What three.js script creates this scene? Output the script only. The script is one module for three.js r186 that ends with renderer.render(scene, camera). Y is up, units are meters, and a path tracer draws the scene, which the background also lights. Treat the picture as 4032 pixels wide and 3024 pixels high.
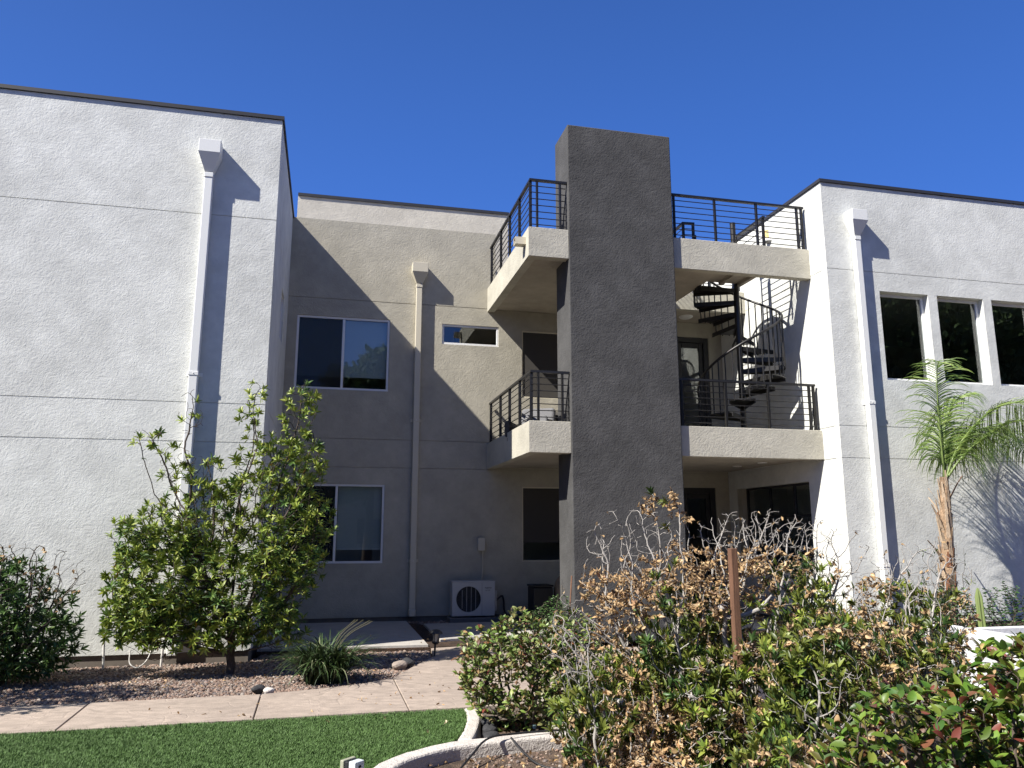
import * as THREE from 'three';
import { mergeGeometries } from 'three/addons/utils/BufferGeometryUtils.js';
import { RoundedBoxGeometry } from 'three/addons/geometries/RoundedBoxGeometry.js';
import { FontLoader } from 'three/addons/loaders/FontLoader.js';
import { TextGeometry } from 'three/addons/geometries/TextGeometry.js';

// ---------------------------------------------------------------- camera, sky, sun, exposure
const scene = new THREE.Scene();
const camera = new THREE.PerspectiveCamera(52.59, 1024 / 768, 0.05, 900);
camera.position.set(0, 1.65, 0);
camera.rotation.order = 'YXZ';
camera.rotation.set(THREE.MathUtils.degToRad(10.845), THREE.MathUtils.degToRad(-13.185), 0);

const renderer = new THREE.WebGLRenderer({ antialias: true });
renderer.setSize(1024, 768);
renderer.toneMapping = THREE.LinearToneMapping;
renderer.toneMappingExposure = 1.9;
renderer.shadowMap.enabled = true;
renderer.shadowMap.type = THREE.PCFSoftShadowMap;

const SUN = new THREE.Vector3(-1, 1.05, 0.407).normalize();      // towards the sun
{
  const w = 512, h = 256, data = new Float32Array(w * h * 4);
  for (let j = 0; j < h; j++) for (let i = 0; i < w; i++) {
    const el = ((j + 0.5) / h - 0.5) * Math.PI, az = ((i + 0.5) / w - 0.5) * 2 * Math.PI;
    const s = Math.sin(el), x = 1 - Math.max(s, 0), c = Math.cos(el);
    const a = Math.acos(THREE.MathUtils.clamp(SUN.x * c * Math.cos(az) + SUN.y * s + SUN.z * c * Math.sin(az), -1, 1));
    const p13 = Math.pow(x, 1.3), p9 = Math.pow(x, 13), halo = 0.10 * Math.exp(-a / 0.42) + 0.30 * Math.exp(-a / 0.12);
    const o = (j * w + i) * 4;
    data[o] = 0.007 + 0.046 * p13 + 0.30 * p9 + halo;
    data[o + 1] = 0.026 + 0.140 * p13 + 0.27 * p9 + halo * 0.98;
    data[o + 2] = 0.108 + 0.458 * p13 + 0.06 * p9 + halo * 0.92;
    data[o + 3] = 1;
  }
  const t = new THREE.DataTexture(data, w, h, THREE.RGBAFormat, THREE.FloatType);
  t.mapping = THREE.EquirectangularReflectionMapping; t.magFilter = THREE.LinearFilter; t.minFilter = THREE.LinearFilter;
  t.needsUpdate = true;
  scene.background = t; scene.environment = t;
}
const sun = new THREE.DirectionalLight(new THREE.Color(1, 0.955, 0.885), 4.9);
sun.position.copy(SUN).multiplyScalar(60).add(new THREE.Vector3(3, 2, -11));
sun.target.position.set(3, 2, -11);
sun.castShadow = true; sun.shadow.mapSize.set(4096, 4096); sun.shadow.radius = 1;
Object.assign(sun.shadow.camera, { left: -25, right: 25, top: 25, bottom: -25, near: 1, far: 160 });
scene.add(sun, sun.target);

// ---------------------------------------------------------------- helpers
function rng(seed) { let a = seed >>> 0; return () => { a = (a + 0x6d2b79f5) >>> 0; let t = a; t = Math.imul(t ^ (t >>> 15), t | 1); t ^= t + Math.imul(t ^ (t >>> 7), t | 61); return ((t ^ (t >>> 14)) >>> 0) / 4294967296; }; }
const V = (x, y, z) => new THREE.Vector3(x, y, z);
const taken = new Map();
function numbered(name) { const n = taken.get(name) ?? 0; taken.set(name, n + 1); return n ? name + '_' + String(n).padStart(3, '0') : name; }
function tag(o, label, category, group, kind) { if (label) o.userData.label = label; if (category) o.userData.category = category; if (group) o.userData.group = group; if (kind) o.userData.kind = kind; return o; }
function thing(name, label, category, at = [0, 0, 0], turn = 0, group) { const o = new THREE.Group(); o.name = numbered(name); o.position.set(...at); o.rotation.y = turn; scene.add(o); return tag(o, label, category, group); }
function mesh(name, geo, mat, parent = scene) { const m = new THREE.Mesh(geo, mat); m.name = parent === scene ? numbered(name) : name; m.castShadow = m.receiveShadow = true; parent.add(m); return m; }
function struct(name, geo, mat, label, category) { const m = mesh(name, geo, mat); return tag(m, label, category, null, 'structure'); }
function boxUV(g) {   // uv in metres on the face's own plane
  if (g.index) g = g.toNonIndexed();
  g.computeVertexNormals();
  const p = g.attributes.position, n = g.attributes.normal, uv = new Float32Array(p.count * 2);
  for (let i = 0; i < p.count; i++) {
    const ax = Math.abs(n.getX(i)), ay = Math.abs(n.getY(i)), az = Math.abs(n.getZ(i));
    if (ay >= ax && ay >= az) { uv[2 * i] = p.getX(i); uv[2 * i + 1] = p.getZ(i); }
    else if (ax >= az) { uv[2 * i] = p.getZ(i) + 0.37; uv[2 * i + 1] = p.getY(i); }
    else { uv[2 * i] = p.getX(i); uv[2 * i + 1] = p.getY(i); }
  }
  g.setAttribute('uv', new THREE.BufferAttribute(uv, 2));
  return g;
}
function box(x0, x1, y0, y1, z0, z1) { const g = new THREE.BoxGeometry(Math.abs(x1 - x0), Math.abs(y1 - y0), Math.abs(z1 - z0)); g.translate((x0 + x1) / 2, (y0 + y1) / 2, (z0 + z1) / 2); return boxUV(g); }
function rbox(x0, x1, y0, y1, z0, z1, r = 0.01, s = 2) { const g = new RoundedBoxGeometry(Math.abs(x1 - x0), Math.abs(y1 - y0), Math.abs(z1 - z0), s, r); g.translate((x0 + x1) / 2, (y0 + y1) / 2, (z0 + z1) / 2); return g; }
function bar(a, b, r, sides = 6, r2 = r) { const d = b.clone().sub(a), L = d.length(), g = new THREE.CylinderGeometry(r2, r, L, sides, 1); g.translate(0, L / 2, 0); g.applyQuaternion(new THREE.Quaternion().setFromUnitVectors(V(0, 1, 0), d.divideScalar(L))); g.translate(a.x, a.y, a.z); return g; }
function beam(a, b, w, h) { // rectangular bar, w across horizontally, h vertical
  const d = b.clone().sub(a), L = d.length(), g = new THREE.BoxGeometry(w, h, L); g.applyMatrix4(new THREE.Matrix4().lookAt(d, V(0, 0, 0), V(0, 1, 0))); g.translate((a.x + b.x) / 2, (a.y + b.y) / 2, (a.z + b.z) / 2); return g;
}
function tubeAlong(pts, radius, sides = 6, seg = 20, closed = false) { return new THREE.TubeGeometry(new THREE.CatmullRomCurve3(pts, closed), seg, radius, sides, closed); }
function panel(u0, u1, y0, y1, holes = [], T = 0.2) {   // a wall panel with rectangular openings, cut into upright strips
  const us = [...new Set([u0, u1, ...holes.flatMap((h) => [h[0], h[1]])])].sort((a, b) => a - b), parts = [];
  const put = (a, b, c, d) => parts.push(new THREE.BoxGeometry(b - a, d - c, T).translate((a + b) / 2, (c + d) / 2, -T / 2));
  for (let i = 0; i + 1 < us.length; i++) { let y = y0; const mid = (us[i] + us[i + 1]) / 2; for (const h of holes.filter((q) => q[0] < mid && q[1] > mid).sort((p, q) => p[2] - q[2])) { if (h[2] > y) put(us[i], us[i + 1], y, h[2]); y = h[3]; } if (y < y1) put(us[i], us[i + 1], y, y1); }
  return boxUV(mergeGeometries(parts));
}
function polySlab(pts, y0, y1) { // pts [x,z]; horizontal slab
  const s = new THREE.Shape(pts.map(([x, z]) => new THREE.Vector2(x, -z))), g = new THREE.ExtrudeGeometry(s, { depth: y1 - y0, bevelEnabled: true, bevelThickness: 0.006, bevelSize: 0.006, bevelOffset: -0.006, bevelSegments: 1 });
  g.rotateX(-Math.PI / 2); g.translate(0, y0, 0); return boxUV(g);
}
function inPoly(x, z, pts) { let c = false; for (let i = 0, j = pts.length - 1; i < pts.length; j = i++) { const [xi, zi] = pts[i], [xj, zj] = pts[j]; if ((zi > z) !== (zj > z) && x < ((xj - xi) * (z - zi)) / (zj - zi) + xi) c = !c; } return c; }

// ---------------------------------------------------------------- textures (matter only: grain, relief, mottling)
function lattice(seed, n) { const r = rng(seed), a = new Float32Array(n * n); for (let i = 0; i < n * n; i++) a[i] = r(); return a; }
function vnoise(L, n, x, y) { // tiling value noise, x,y in cells
  let xi = Math.floor(x), yi = Math.floor(y), fx = x - xi, fy = y - yi; fx = fx * fx * (3 - 2 * fx); fy = fy * fy * (3 - 2 * fy);
  const x0 = ((xi % n) + n) % n, x1 = (x0 + 1) % n, y0 = ((yi % n) + n) % n, y1 = (y0 + 1) % n;
  return (L[y0 * n + x0] * (1 - fx) + L[y0 * n + x1] * fx) * (1 - fy) + (L[y1 * n + x0] * (1 - fx) + L[y1 * n + x1] * fx) * fy;
}
function makeTex(size, fn, srgb) {
  const d = new Uint8Array(size * size * 4);
  for (let j = 0; j < size; j++) for (let i = 0; i < size; i++) { const v = fn(i / size, j / size), o = (j * size + i) * 4, c = typeof v === 'number' ? [v, v, v] : v; for (let k = 0; k < 3; k++) d[o + k] = Math.max(0, Math.min(255, Math.round(c[k] * 255))); d[o + 3] = 255; }
  const t = new THREE.DataTexture(d, size, size); t.wrapS = t.wrapT = THREE.RepeatWrapping; t.magFilter = THREE.LinearFilter; t.minFilter = THREE.LinearMipmapLinearFilter; t.generateMipmaps = true; if (srgb) t.colorSpace = THREE.SRGBColorSpace; t.needsUpdate = true; return t;
}
function rep(t, metres) { const c = t.clone(); c.repeat.set(1 / metres, 1 / metres); c.needsUpdate = true; return c; }
const L8 = lattice(11, 8), L16 = lattice(12, 16), L32 = lattice(13, 32), L64 = lattice(14, 64), L128 = lattice(15, 128), L256 = lattice(16, 256), L4 = lattice(17, 4);
const fbm = (u, v) => 0.3 * vnoise(L8, 8, u * 8, v * 8) + 0.25 * vnoise(L16, 16, u * 16, v * 16) + 0.2 * vnoise(L32, 32, u * 32, v * 32) + 0.15 * vnoise(L64, 64, u * 64, v * 64) + 0.1 * vnoise(L128, 128, u * 128, v * 128);
// trowelled stucco: warped ridges over sand grain
const stuccoBump = makeTex(1024, (u, v) => {
  const wx = vnoise(L16, 16, u * 16, v * 16) - 0.5, wy = vnoise(L16, 16, u * 16 + 5.3, v * 16 + 2.1) - 0.5;
  const a = vnoise(L64, 64, (u + wx * 0.05) * 64, (v + wy * 0.05) * 64), b = vnoise(L128, 128, (u + wx * 0.05) * 128, (v - wy * 0.05) * 128), c = vnoise(L256, 256, u * 256, v * 256);
  const big = vnoise(L8, 8, u * 8, v * 8), ridge = 1 - Math.abs(2 * vnoise(L32, 32, (u + wy * 0.08) * 32, (v + wx * 0.08) * 32) - 1);
  return 0.16 * big + 0.12 * ridge + 0.24 * a + 0.28 * b + 0.2 * c;
});
const stuccoTone = makeTex(512, (u, v) => 0.91 + 0.22 * (fbm(u, v) - 0.5) + 0.06 * (vnoise(L4, 4, u * 4, v * 4) - 0.5), true);
const darkTone = makeTex(512, (u, v) => 0.84 + 0.42 * (fbm(u + 0.3, v + 0.7) - 0.5), true);
function stucco(r, g, b, bump, metres = 2.1, tone = stuccoTone) { return new THREE.MeshStandardMaterial({ color: new THREE.Color().setRGB(r, g, b), roughness: 0.93, map: rep(tone, 5.3), bumpMap: rep(stuccoBump, metres), bumpScale: bump }); }
const paint = (r, g, b, rough = 0.5, extra = {}) => new THREE.MeshStandardMaterial({ color: new THREE.Color().setRGB(r, g, b), roughness: rough, ...extra });
const M = {
  white: stucco(0.795, 0.805, 0.755, 0.005), beige: stucco(0.50, 0.465, 0.372, 0.006), cream: stucco(0.57, 0.54, 0.445, 0.007), dark: stucco(0.092, 0.0905, 0.089, 0.009, 2.1, darkTone),
  soffit: stucco(0.50, 0.45, 0.37, 0.006), groove: paint(0.70, 0.70, 0.67, 0.95), beigeGroove: paint(0.36, 0.33, 0.27, 0.95),
  cap: paint(0.035, 0.034, 0.034, 0.45), pipeWhite: paint(0.76, 0.765, 0.735, 0.45), pipeBeige: paint(0.55, 0.505, 0.395, 0.5),
  iron: paint(0.022, 0.021, 0.02, 0.42, { metalness: 0.2 }), alu: paint(0.74, 0.74, 0.73, 0.4), vinyl: paint(0.72, 0.72, 0.70, 0.4), darkFrame: paint(0.018, 0.018, 0.019, 0.6),
  glass: new THREE.MeshPhysicalMaterial({ color: new THREE.Color().setRGB(0.80, 0.84, 0.84), roughness: 0.01, metalness: 0, transmission: 1, thickness: 0, ior: 1.75 }),
  insect: paint(0.02, 0.02, 0.02, 0.9, { transparent: true, opacity: 0.42 }), screen: paint(0.055, 0.05, 0.044, 0.95), blind: paint(0.60, 0.63, 0.62, 0.8), room: paint(0.42, 0.40, 0.37, 0.9),
  concrete: new THREE.MeshStandardMaterial({ color: new THREE.Color().setRGB(0.50, 0.47, 0.42), roughness: 0.9, map: rep(stuccoTone, 2.3), bumpMap: rep(stuccoBump, 0.9), bumpScale: 0.003 }),
  foundation: paint(0.20, 0.17, 0.14, 0.95, { map: rep(stuccoTone, 0.9) }),
};

// ---------------------------------------------------------------- buildings
const G = 0.014;                         // width of the control joints
const ZW = -12, ZM = -16.06, XL = -0.975, XR = 8.78;
const LEVELS = [0.02, 2.955, 3.53, 6.455];
function storeys(parent, place, u0, u1, top, mat, grooveMat, holes = [], levels = LEVELS) {
  const wall = new THREE.Group(); wall.name = 'wall'; parent.add(wall);
  const ys = [...levels.filter((y) => y < top - 0.1), top];
  for (let i = 0; i + 1 < ys.length; i++) {
    const a = ys[i] + (i ? G / 2 : 0), b = ys[i + 1] - (i + 2 < ys.length ? G / 2 : 0);
    const g = panel(u0, u1, a, b, holes.filter((h) => h[2] > a && h[3] < b)); g.applyMatrix4(place); mesh('stucco_panel', boxUV(g), mat, wall);
    if (i) { const j = new THREE.BoxGeometry(u1 - u0, G * 1.6, 0.15); j.translate((u0 + u1) / 2, ys[i], -0.013 - 0.075); j.applyMatrix4(place); mesh('control_joint', j, grooveMat, wall); }
  }
  return wall;
}
const atFront = (z) => new THREE.Matrix4().makeTranslation(0, 0, z);
const facing = (x, s) => new THREE.Matrix4().makeTranslation(x, 0, 0).multiply(new THREE.Matrix4().makeRotationY((s * Math.PI) / 2));   // s=+1 faces +x (u = -z), s=-1 faces -x (u = z)
// a window set in a wall; place maps (u, y, depth) to the world
function windowAt(parent, place, u0, u1, y0, y1, o = {}) {
  const w = new THREE.Group(); w.name = 'window'; parent.add(w);
  const f = o.frame ?? 0.045, d = o.depth ?? -0.02, fm = o.mat ?? M.alu, T = 0.05;
  const put = (n, g, m) => { g.applyMatrix4(place); return mesh(n, g, m, w); };
  const F = (a, b, c, e, t = T, back = 0) => { const g = new RoundedBoxGeometry(b - a, e - c, t, 1, 0.006); g.translate((a + b) / 2, (c + e) / 2, d - t / 2 - back); return g; };
  put('frame', F(u0, u1, y1 - f, y1), fm); put('frame', F(u0, u1, y0, y0 + f), fm); put('frame', F(u0, u0 + f, y0 + f, y1 - f), fm); put('frame', F(u1 - f, u1, y0 + f, y1 - f), fm);
  const cols = o.cols ?? [u0 + f, u1 - f], rows = o.rows ?? [y0 + f, y1 - f];
  for (let i = 1; i + 1 < cols.length; i++) put('mullion', F(cols[i] - 0.025, cols[i] + 0.025, y0 + f, y1 - f, T - 0.006, 0.002), fm);
  for (let j = 1; j + 1 < rows.length; j++) for (let i = 0; i + 1 < cols.length; i++) put('muntin', F(cols[i] + (i ? 0.025 : 0), cols[i + 1] - (i + 2 < cols.length ? 0.025 : 0), rows[j] - 0.02, rows[j] + 0.02, T - 0.012, 0.004), fm);
  for (let j = 0; j + 1 < rows.length; j++) for (let i = 0; i + 1 < cols.length; i++) {
    const g = new THREE.BoxGeometry(cols[i + 1] - cols[i] - 0.004, rows[j + 1] - rows[j] - 0.004, 0.006); g.translate((cols[i] + cols[i + 1]) / 2, (rows[j] + rows[j + 1]) / 2, d - 0.026 - 0.0021 * ((i + j) % 2)); put('pane', g, M.glass);
  }
  if (o.insect) { const g = new THREE.BoxGeometry(o.insect[1] - o.insect[0] - 0.01, y1 - y0 - 2 * f - 0.01, 0.002); g.translate((o.insect[0] + o.insect[1]) / 2, (y0 + y1) / 2, d - 0.012); put('insect_screen', g, M.insect); }
  if (o.blind) { for (const [a, b, c, e, m, slats] of o.blind) {
    if (slats) { const gs = []; for (let y = c; y < e; y += 0.05) { const g = new THREE.BoxGeometry(b - a, 0.0495, 0.004); g.rotateX(0.18); g.translate((a + b) / 2, y, d - 0.12); gs.push(g); } put('blind', mergeGeometries(gs), m); const g = new THREE.BoxGeometry(b - a, 0.025, 0.03); g.translate((a + b) / 2, c - 0.03, d - 0.12); put('blind_rail', g, M.vinyl); }
    else { const g = new THREE.BoxGeometry(b - a, e - c, 0.004); g.translate((a + b) / 2, (c + e) / 2, d - (o.blindBack ?? 0.10)); put('blind', g, m); }
  } }
  if (o.room === false) return w;
  const rg = [new THREE.BoxGeometry(u1 - u0 + 0.6, y1 - y0 + 0.6, 0.05).translate((u0 + u1) / 2, (y0 + y1) / 2, -1.3)];
  for (const [a, b, c, e] of [[u0 - 0.3, u0 - 0.25, y0 - 0.3, y1 + 0.3], [u1 + 0.25, u1 + 0.3, y0 - 0.3, y1 + 0.3], [u0 - 0.25, u1 + 0.25, y0 - 0.3, y0 - 0.25], [u0 - 0.25, u1 + 0.25, y1 + 0.25, y1 + 0.3]]) rg.push(new THREE.BoxGeometry(b - a, e - c, 1.06).translate((a + b) / 2, (c + e) / 2, -0.74));
  put('room_lining', mergeGeometries(rg), M.room);
  return w;
}
function cap(parent, a, b, w = 0.26, h = 0.06) { return mesh('parapet_cap', beam(a, b, w, h), M.cap, parent); }

// left wing
{
  const b = thing('apartment_wing', 'white stucco apartment wing with plain front wall, largest wall at the left', 'building');
  const f = atFront(ZW), s = facing(XL, 1);
  storeys(b, f, -9.5, XL, 8.15, M.white, M.groove);
  const sideHoles = [[14.08, 14.85, 5.11, 6.02], [13.05, 15.45, 1.05, 2.62]];
  storeys(b, s, 12.2, 15.86 + 0.2, 8.15, M.white, M.groove, sideHoles);
  windowAt(b, s, 14.08, 14.85, 5.11, 6.02, { depth: -0.03 });
  windowAt(b, s, 13.05, 15.45, 1.05, 2.62, { depth: -0.03, cols: [13.095, 14.25, 15.405] });
  mesh('roof', box(-9.3, XL - 0.2, 7.7, 7.9, -26, ZW - 0.2), M.concrete, b);
  mesh('side_wall', box(XL - 0.2, XL, 0.02, 8.15, -26, ZM - 0.2), M.white, b);
  mesh('side_wall', box(-9.5, -9.3, 0.02, 8.15, -26, ZW - 0.2), M.white, b);
  mesh('rear_wall', box(-9.5, XL, 0.02, 8.15, -26.2, -26), M.white, b);
  cap(b, V(-9.5, 8.185, ZW - 0.10), V(XL + 0.03, 8.185, ZW - 0.10)); cap(b, V(XL - 0.10, 8.185, ZW - 0.23), V(XL - 0.10, 8.185, -26.2));
  mesh('foundation', box(-9.45, XL - 0.03, -0.5, 0.02, -26, ZW - 0.03), M.foundation, b);
}
// right wing
{
  const b = thing('apartment_wing', 'white stucco apartment wing with a row of tall recessed windows, behind the palm', 'building');
  const wins = [[9.86, 10.92, 4.40, 6.09], [11.115, 12.165, 4.40, 6.09], [12.355, 13.4, 4.40, 6.09]];
  storeys(b, atFront(ZW), XR, 18, 8.15, M.white, M.groove, wins);
  for (const [a, c, d, e] of wins) windowAt(b, atFront(ZW), a, c, d, e, { depth: -0.13, mat: M.vinyl, frame: 0.06, room: false });
  mesh('room_lining', mergeGeometries([box(9.1, 17, 3.45, 6.45, -17.05, -17), box(9.1, 17, 3.4, 3.45, -17, -12.21), box(9.1, 17, 6.45, 6.5, -17, -12.21), box(9.05, 9.1, 3.4, 6.5, -17, -12.21), box(17, 17.05, 3.4, 6.5, -17, -12.21)]), M.room, b);
  const s = facing(XR, -1), hole = [[-15.72, -13.02, 0.9, 2.6]];
  storeys(b, s, -16.26, -12.2, 8.15, M.white, M.groove, hole);
  windowAt(b, s, -15.52, -13.02, 0.9, 2.6, { depth: -0.12, mat: M.darkFrame, cols: [-15.475, -14.6, -13.72, -13.065], rows: [0.945, 1.98, 2.555] });
  mesh('window_return', box(XR + 0.02, XR + 0.19, 0.9, 2.6, -15.72, -15.53), M.beige, b);
  mesh('side_wall', box(XR, XR + 0.2, 0.02, 8.15, -26, ZM - 0.2), M.white, b);
  mesh('side_wall', box(17.8, 18, 0.02, 8.15, -26, ZW - 0.2), M.white, b);
  mesh('rear_wall', box(XR, 18, 0.02, 8.15, -26.2, -26), M.white, b);
  mesh('roof', box(XR + 0.2, 17.8, 7.7, 7.9, -26, ZW - 0.2), M.concrete, b);
  cap(b, V(XR - 0.03, 8.185, ZW - 0.10), V(18, 8.185, ZW - 0.10)); cap(b, V(XR + 0.10, 8.185, ZW - 0.23), V(XR + 0.10, 8.185, -26.2));
  mesh('foundation', box(XR + 0.03, 18, -0.5, 0.02, -26, ZW - 0.03), M.foundation, b);
}
// middle block with balconies
{
  const b = thing('apartment_block', 'beige stucco middle block with balconies, set back between the two white wings', 'building');
  const f = atFront(ZM), W = (u0, u1, y0, y1) => [u0, u1, y0, y1];
  const wins = [W(-0.78, 1.115, 4.535, 6.075), W(2.225, 3.465, 5.615, 6.06), W(3.985, 5.88, 4.52, 6.015), W(-0.78, 1.11, 1.055, 2.615), W(3.98, 5.88, 1.06, 2.61)];
  storeys(b, f, XL, 3.92, 6.455 - G / 2, M.beige, M.beigeGroove, [wins[0], wins[1], wins[3]]);
  mesh('stucco_panel', panel(XL, 3.39, 6.455 + G / 2, 8.19).applyMatrix4(f), M.beige, b); mesh('control_joint', new THREE.BoxGeometry(4.3, G * 1.6, 0.15).translate(1.2, 6.455, ZM - 0.088), M.beigeGroove, b);
  const right = [wins[2], wins[4], [6.95, 8.45, 0.05, 2.64], [6.95, 8.45, 3.2, 6.1]];
  storeys(b, f, 3.92, XR, 6.44, M.beige, M.beigeGroove, right, [0.02, 2.955, 3.14]);
  windowAt(b, f, ...wins[0], { cols: [-0.735, 0.168, 1.07], blind: [[-0.735, 1.07, 4.82, 6.03, M.blind, 0]], insect: [-0.735, 0.143] });
  windowAt(b, f, ...wins[1]);
  windowAt(b, f, ...wins[2], { frame: 0.03, mat: M.pipeBeige, blind: [[4.0, 5.86, 4.54, 6.0, M.screen, 0]], blindBack: 0.012 });
  windowAt(b, f, ...wins[3], { insect: [-0.735, 0.135], cols: [-0.735, 0.16, 1.065], blind: [[0.2, 1.065, 1.36, 2.56, M.blind, 1], [-0.735, 0.12, 1.36, 2.56, M.screen, 0]] });
  windowAt(b, f, ...wins[4], { frame: 0.03, mat: M.pipeBeige, blind: [[4.0, 5.86, 1.45, 2.6, M.screen, 0]], blindBack: 0.012 });
  // doors in the recess: dark frame, glass leaf, handle
  for (const [y0, y1] of [[0.05, 2.64], [3.2, 6.1]]) {
    const d = new THREE.Group(); d.name = 'door'; b.add(d);
    for (const [a, c, e, g] of [[6.95, 7.07, y0, y1], [8.33, 8.45, y0, y1], [7.07, 8.33, y1 - 0.12, y1]]) mesh('door_frame', rbox(a, c, e, g, ZM - 0.14, ZM - 0.02, 0.008, 1), M.darkFrame, d);
    for (const [a, c] of [[7.07, 7.7], [7.7, 8.33]]) {
      for (const [x0, x1, e, g] of [[a, a + 0.1, y0, y1 - 0.12], [c - 0.1, c, y0, y1 - 0.12], [a + 0.1, c - 0.1, y0, y0 + 0.22], [a + 0.1, c - 0.1, y1 - 0.24, y1 - 0.12]]) mesh('door_stile', rbox(x0 + 0.002, x1 - 0.002, e, g, ZM - 0.12, ZM - 0.07, 0.006, 1), M.darkFrame, d);
      mesh('pane', new THREE.BoxGeometry(c - a - 0.2, y1 - y0 - 0.46, 0.008).translate((a + c) / 2, (y0 + 0.22 + y1 - 0.24) / 2, ZM - 0.095), M.glass, d);
    }
    mesh('handle', bar(V(7.64, y0 + 0.95, ZM - 0.045), V(7.64, y0 + 1.15, ZM - 0.045), 0.012), M.alu, d);
    mesh('room_lining', mergeGeometries([box(4.7, 8.7, y0 - 0.04, y1 + 0.04, ZM - 5.5, ZM - 5.45), box(4.72, 4.75, y0 - 0.04, y1 + 0.04, ZM - 5.44, ZM - 1.5), box(4.75, 6.9, y0 - 0.04, y1 + 0.04, ZM - 1.5, ZM - 1.47), box(6.9, 6.93, y0 - 0.04, y1 + 0.04, ZM - 1.47, ZM - 0.21), box(8.65, 8.68, y0 - 0.04, y1 + 0.04, ZM - 5.44, ZM - 0.21), box(4.75, 8.65, y1 + 0.01, y1 + 0.04, ZM - 5.44, ZM - 0.21)]), M.room, d);
  }
  mesh('wall_return', box(3.19, 3.39, 6.95, 8.19, -17.4, ZM - 0.2), M.beige, b);
  mesh('upper_wall', box(XL, 4.0, 7.7, 9.30, -17.7, -17.5), stucco(0.68, 0.635, 0.535, 0.006), b);
  cap(b, V(XL, 9.335, -17.6), V(4.02, 9.335, -17.6), 0.26, 0.07);
  mesh('roof', box(XL + 0.01, 3.19, 7.4, 7.6, -17.4, ZM - 0.2), M.concrete, b);
  mesh('rear_parapet', box(4.3, XR, 6.7, 7.35, -19.2, -19), M.cream, b);
  mesh('rear_wall', box(XL, XR, 0.02, 6.44, -26, -25.8), M.beige, b);
  mesh('foundation', box(XL, XR, -0.5, 0.02, ZM - 0.2, ZM - 0.03), M.foundation, b);
  // lower balcony: slab and curbs
  mesh('balcony_slab', box(3.37, XR, 3.0, 3.14, ZM, -12.66), M.soffit, b);
  mesh('balcony_curb', polySlab([[3.21, ZM], [3.37, ZM], [3.37, -12.61], [3.935, -12.61], [3.935, -12.445], [3.21, -12.445]], 2.968, 3.488), M.cream, b);
  mesh('balcony_curb', polySlab([[5.95, -12.66], [XR - 0.002, -12.66], [XR - 0.002, -12.5], [5.95, -12.5]], 2.968, 3.492), M.cream, b);
  // roof deck: slab round the stair opening, landing, curbs
  mesh('roof_deck', box(3.37, 6.99, 6.45, 6.66, ZM, -12.66), M.soffit, b);
  mesh('roof_deck', box(6.99, 7.86, 6.55, 6.66, -13.5, -12.66), M.soffit, b);
  mesh('deck_rib', box(7.38, 7.46, 6.49, 6.55, -13.49, -12.665), M.soffit, b);
  mesh('deck_rib', box(7.78, 7.86, 6.49, 6.55, -13.49, -12.665), M.soffit, b);
  mesh('roof_deck', box(6.99, XR, 6.45, 6.66, ZM, -15.05), M.soffit, b);
  mesh('roof_deck', box(3.37, XR, 6.45, 6.66, -19, ZM - 0.002), M.soffit, b);
  mesh('deck_fascia', box(6.992, XR, 6.40, 6.88, -15.05, -14.92), M.cream, b);
  mesh('balcony_curb', polySlab([[3.21, ZM], [3.37, ZM], [3.37, -12.61], [3.935, -12.61], [3.935, -12.43], [3.21, -12.43]], 6.388, 6.912), M.cream, b);
  mesh('balcony_curb', polySlab([[5.95, -12.66], [XR - 0.002, -12.66], [XR - 0.002, -12.5], [5.95, -12.5]], 6.41, 6.985), M.cream, b);
  const sc = new THREE.Group(); sc.name = 'scupper'; b.add(sc);
  mesh('spout', mergeGeometries([box(3.02, 3.21, 6.66, 6.67, -12.78, -12.62), box(3.02, 3.21, 6.78, 6.79, -12.78, -12.62), box(3.02, 3.21, 6.67, 6.78, -12.78, -12.77), box(3.02, 3.21, 6.67, 6.78, -12.63, -12.62)]), M.pipeBeige, sc);
  for (const [x, z] of [[8.155, -14.53], [8.21, -13.66], [6.5, -14.4]]) mesh('downlight', new THREE.TorusGeometry(0.085, 0.012, 6, 24).rotateX(Math.PI / 2).translate(x, 2.995, z), M.vinyl, b);
  mesh('ceiling_lamp', new THREE.SphereGeometry(0.16, 20, 8, 0, Math.PI * 2, Math.PI / 2, Math.PI / 2).scale(1, 0.4, 1).translate(7.68, 6.447, -15.6), M.vinyl, b);
}
// tower
{
  const b = thing('chimney_tower', 'tall charcoal stucco tower standing in front of the middle block between balconies', 'tower');
  mesh('wall', boxUV(rbox(3.94, 5.945, -0.1, 8.95, -13.22, -12.42, 0.022, 3)), M.dark, b);
}

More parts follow.
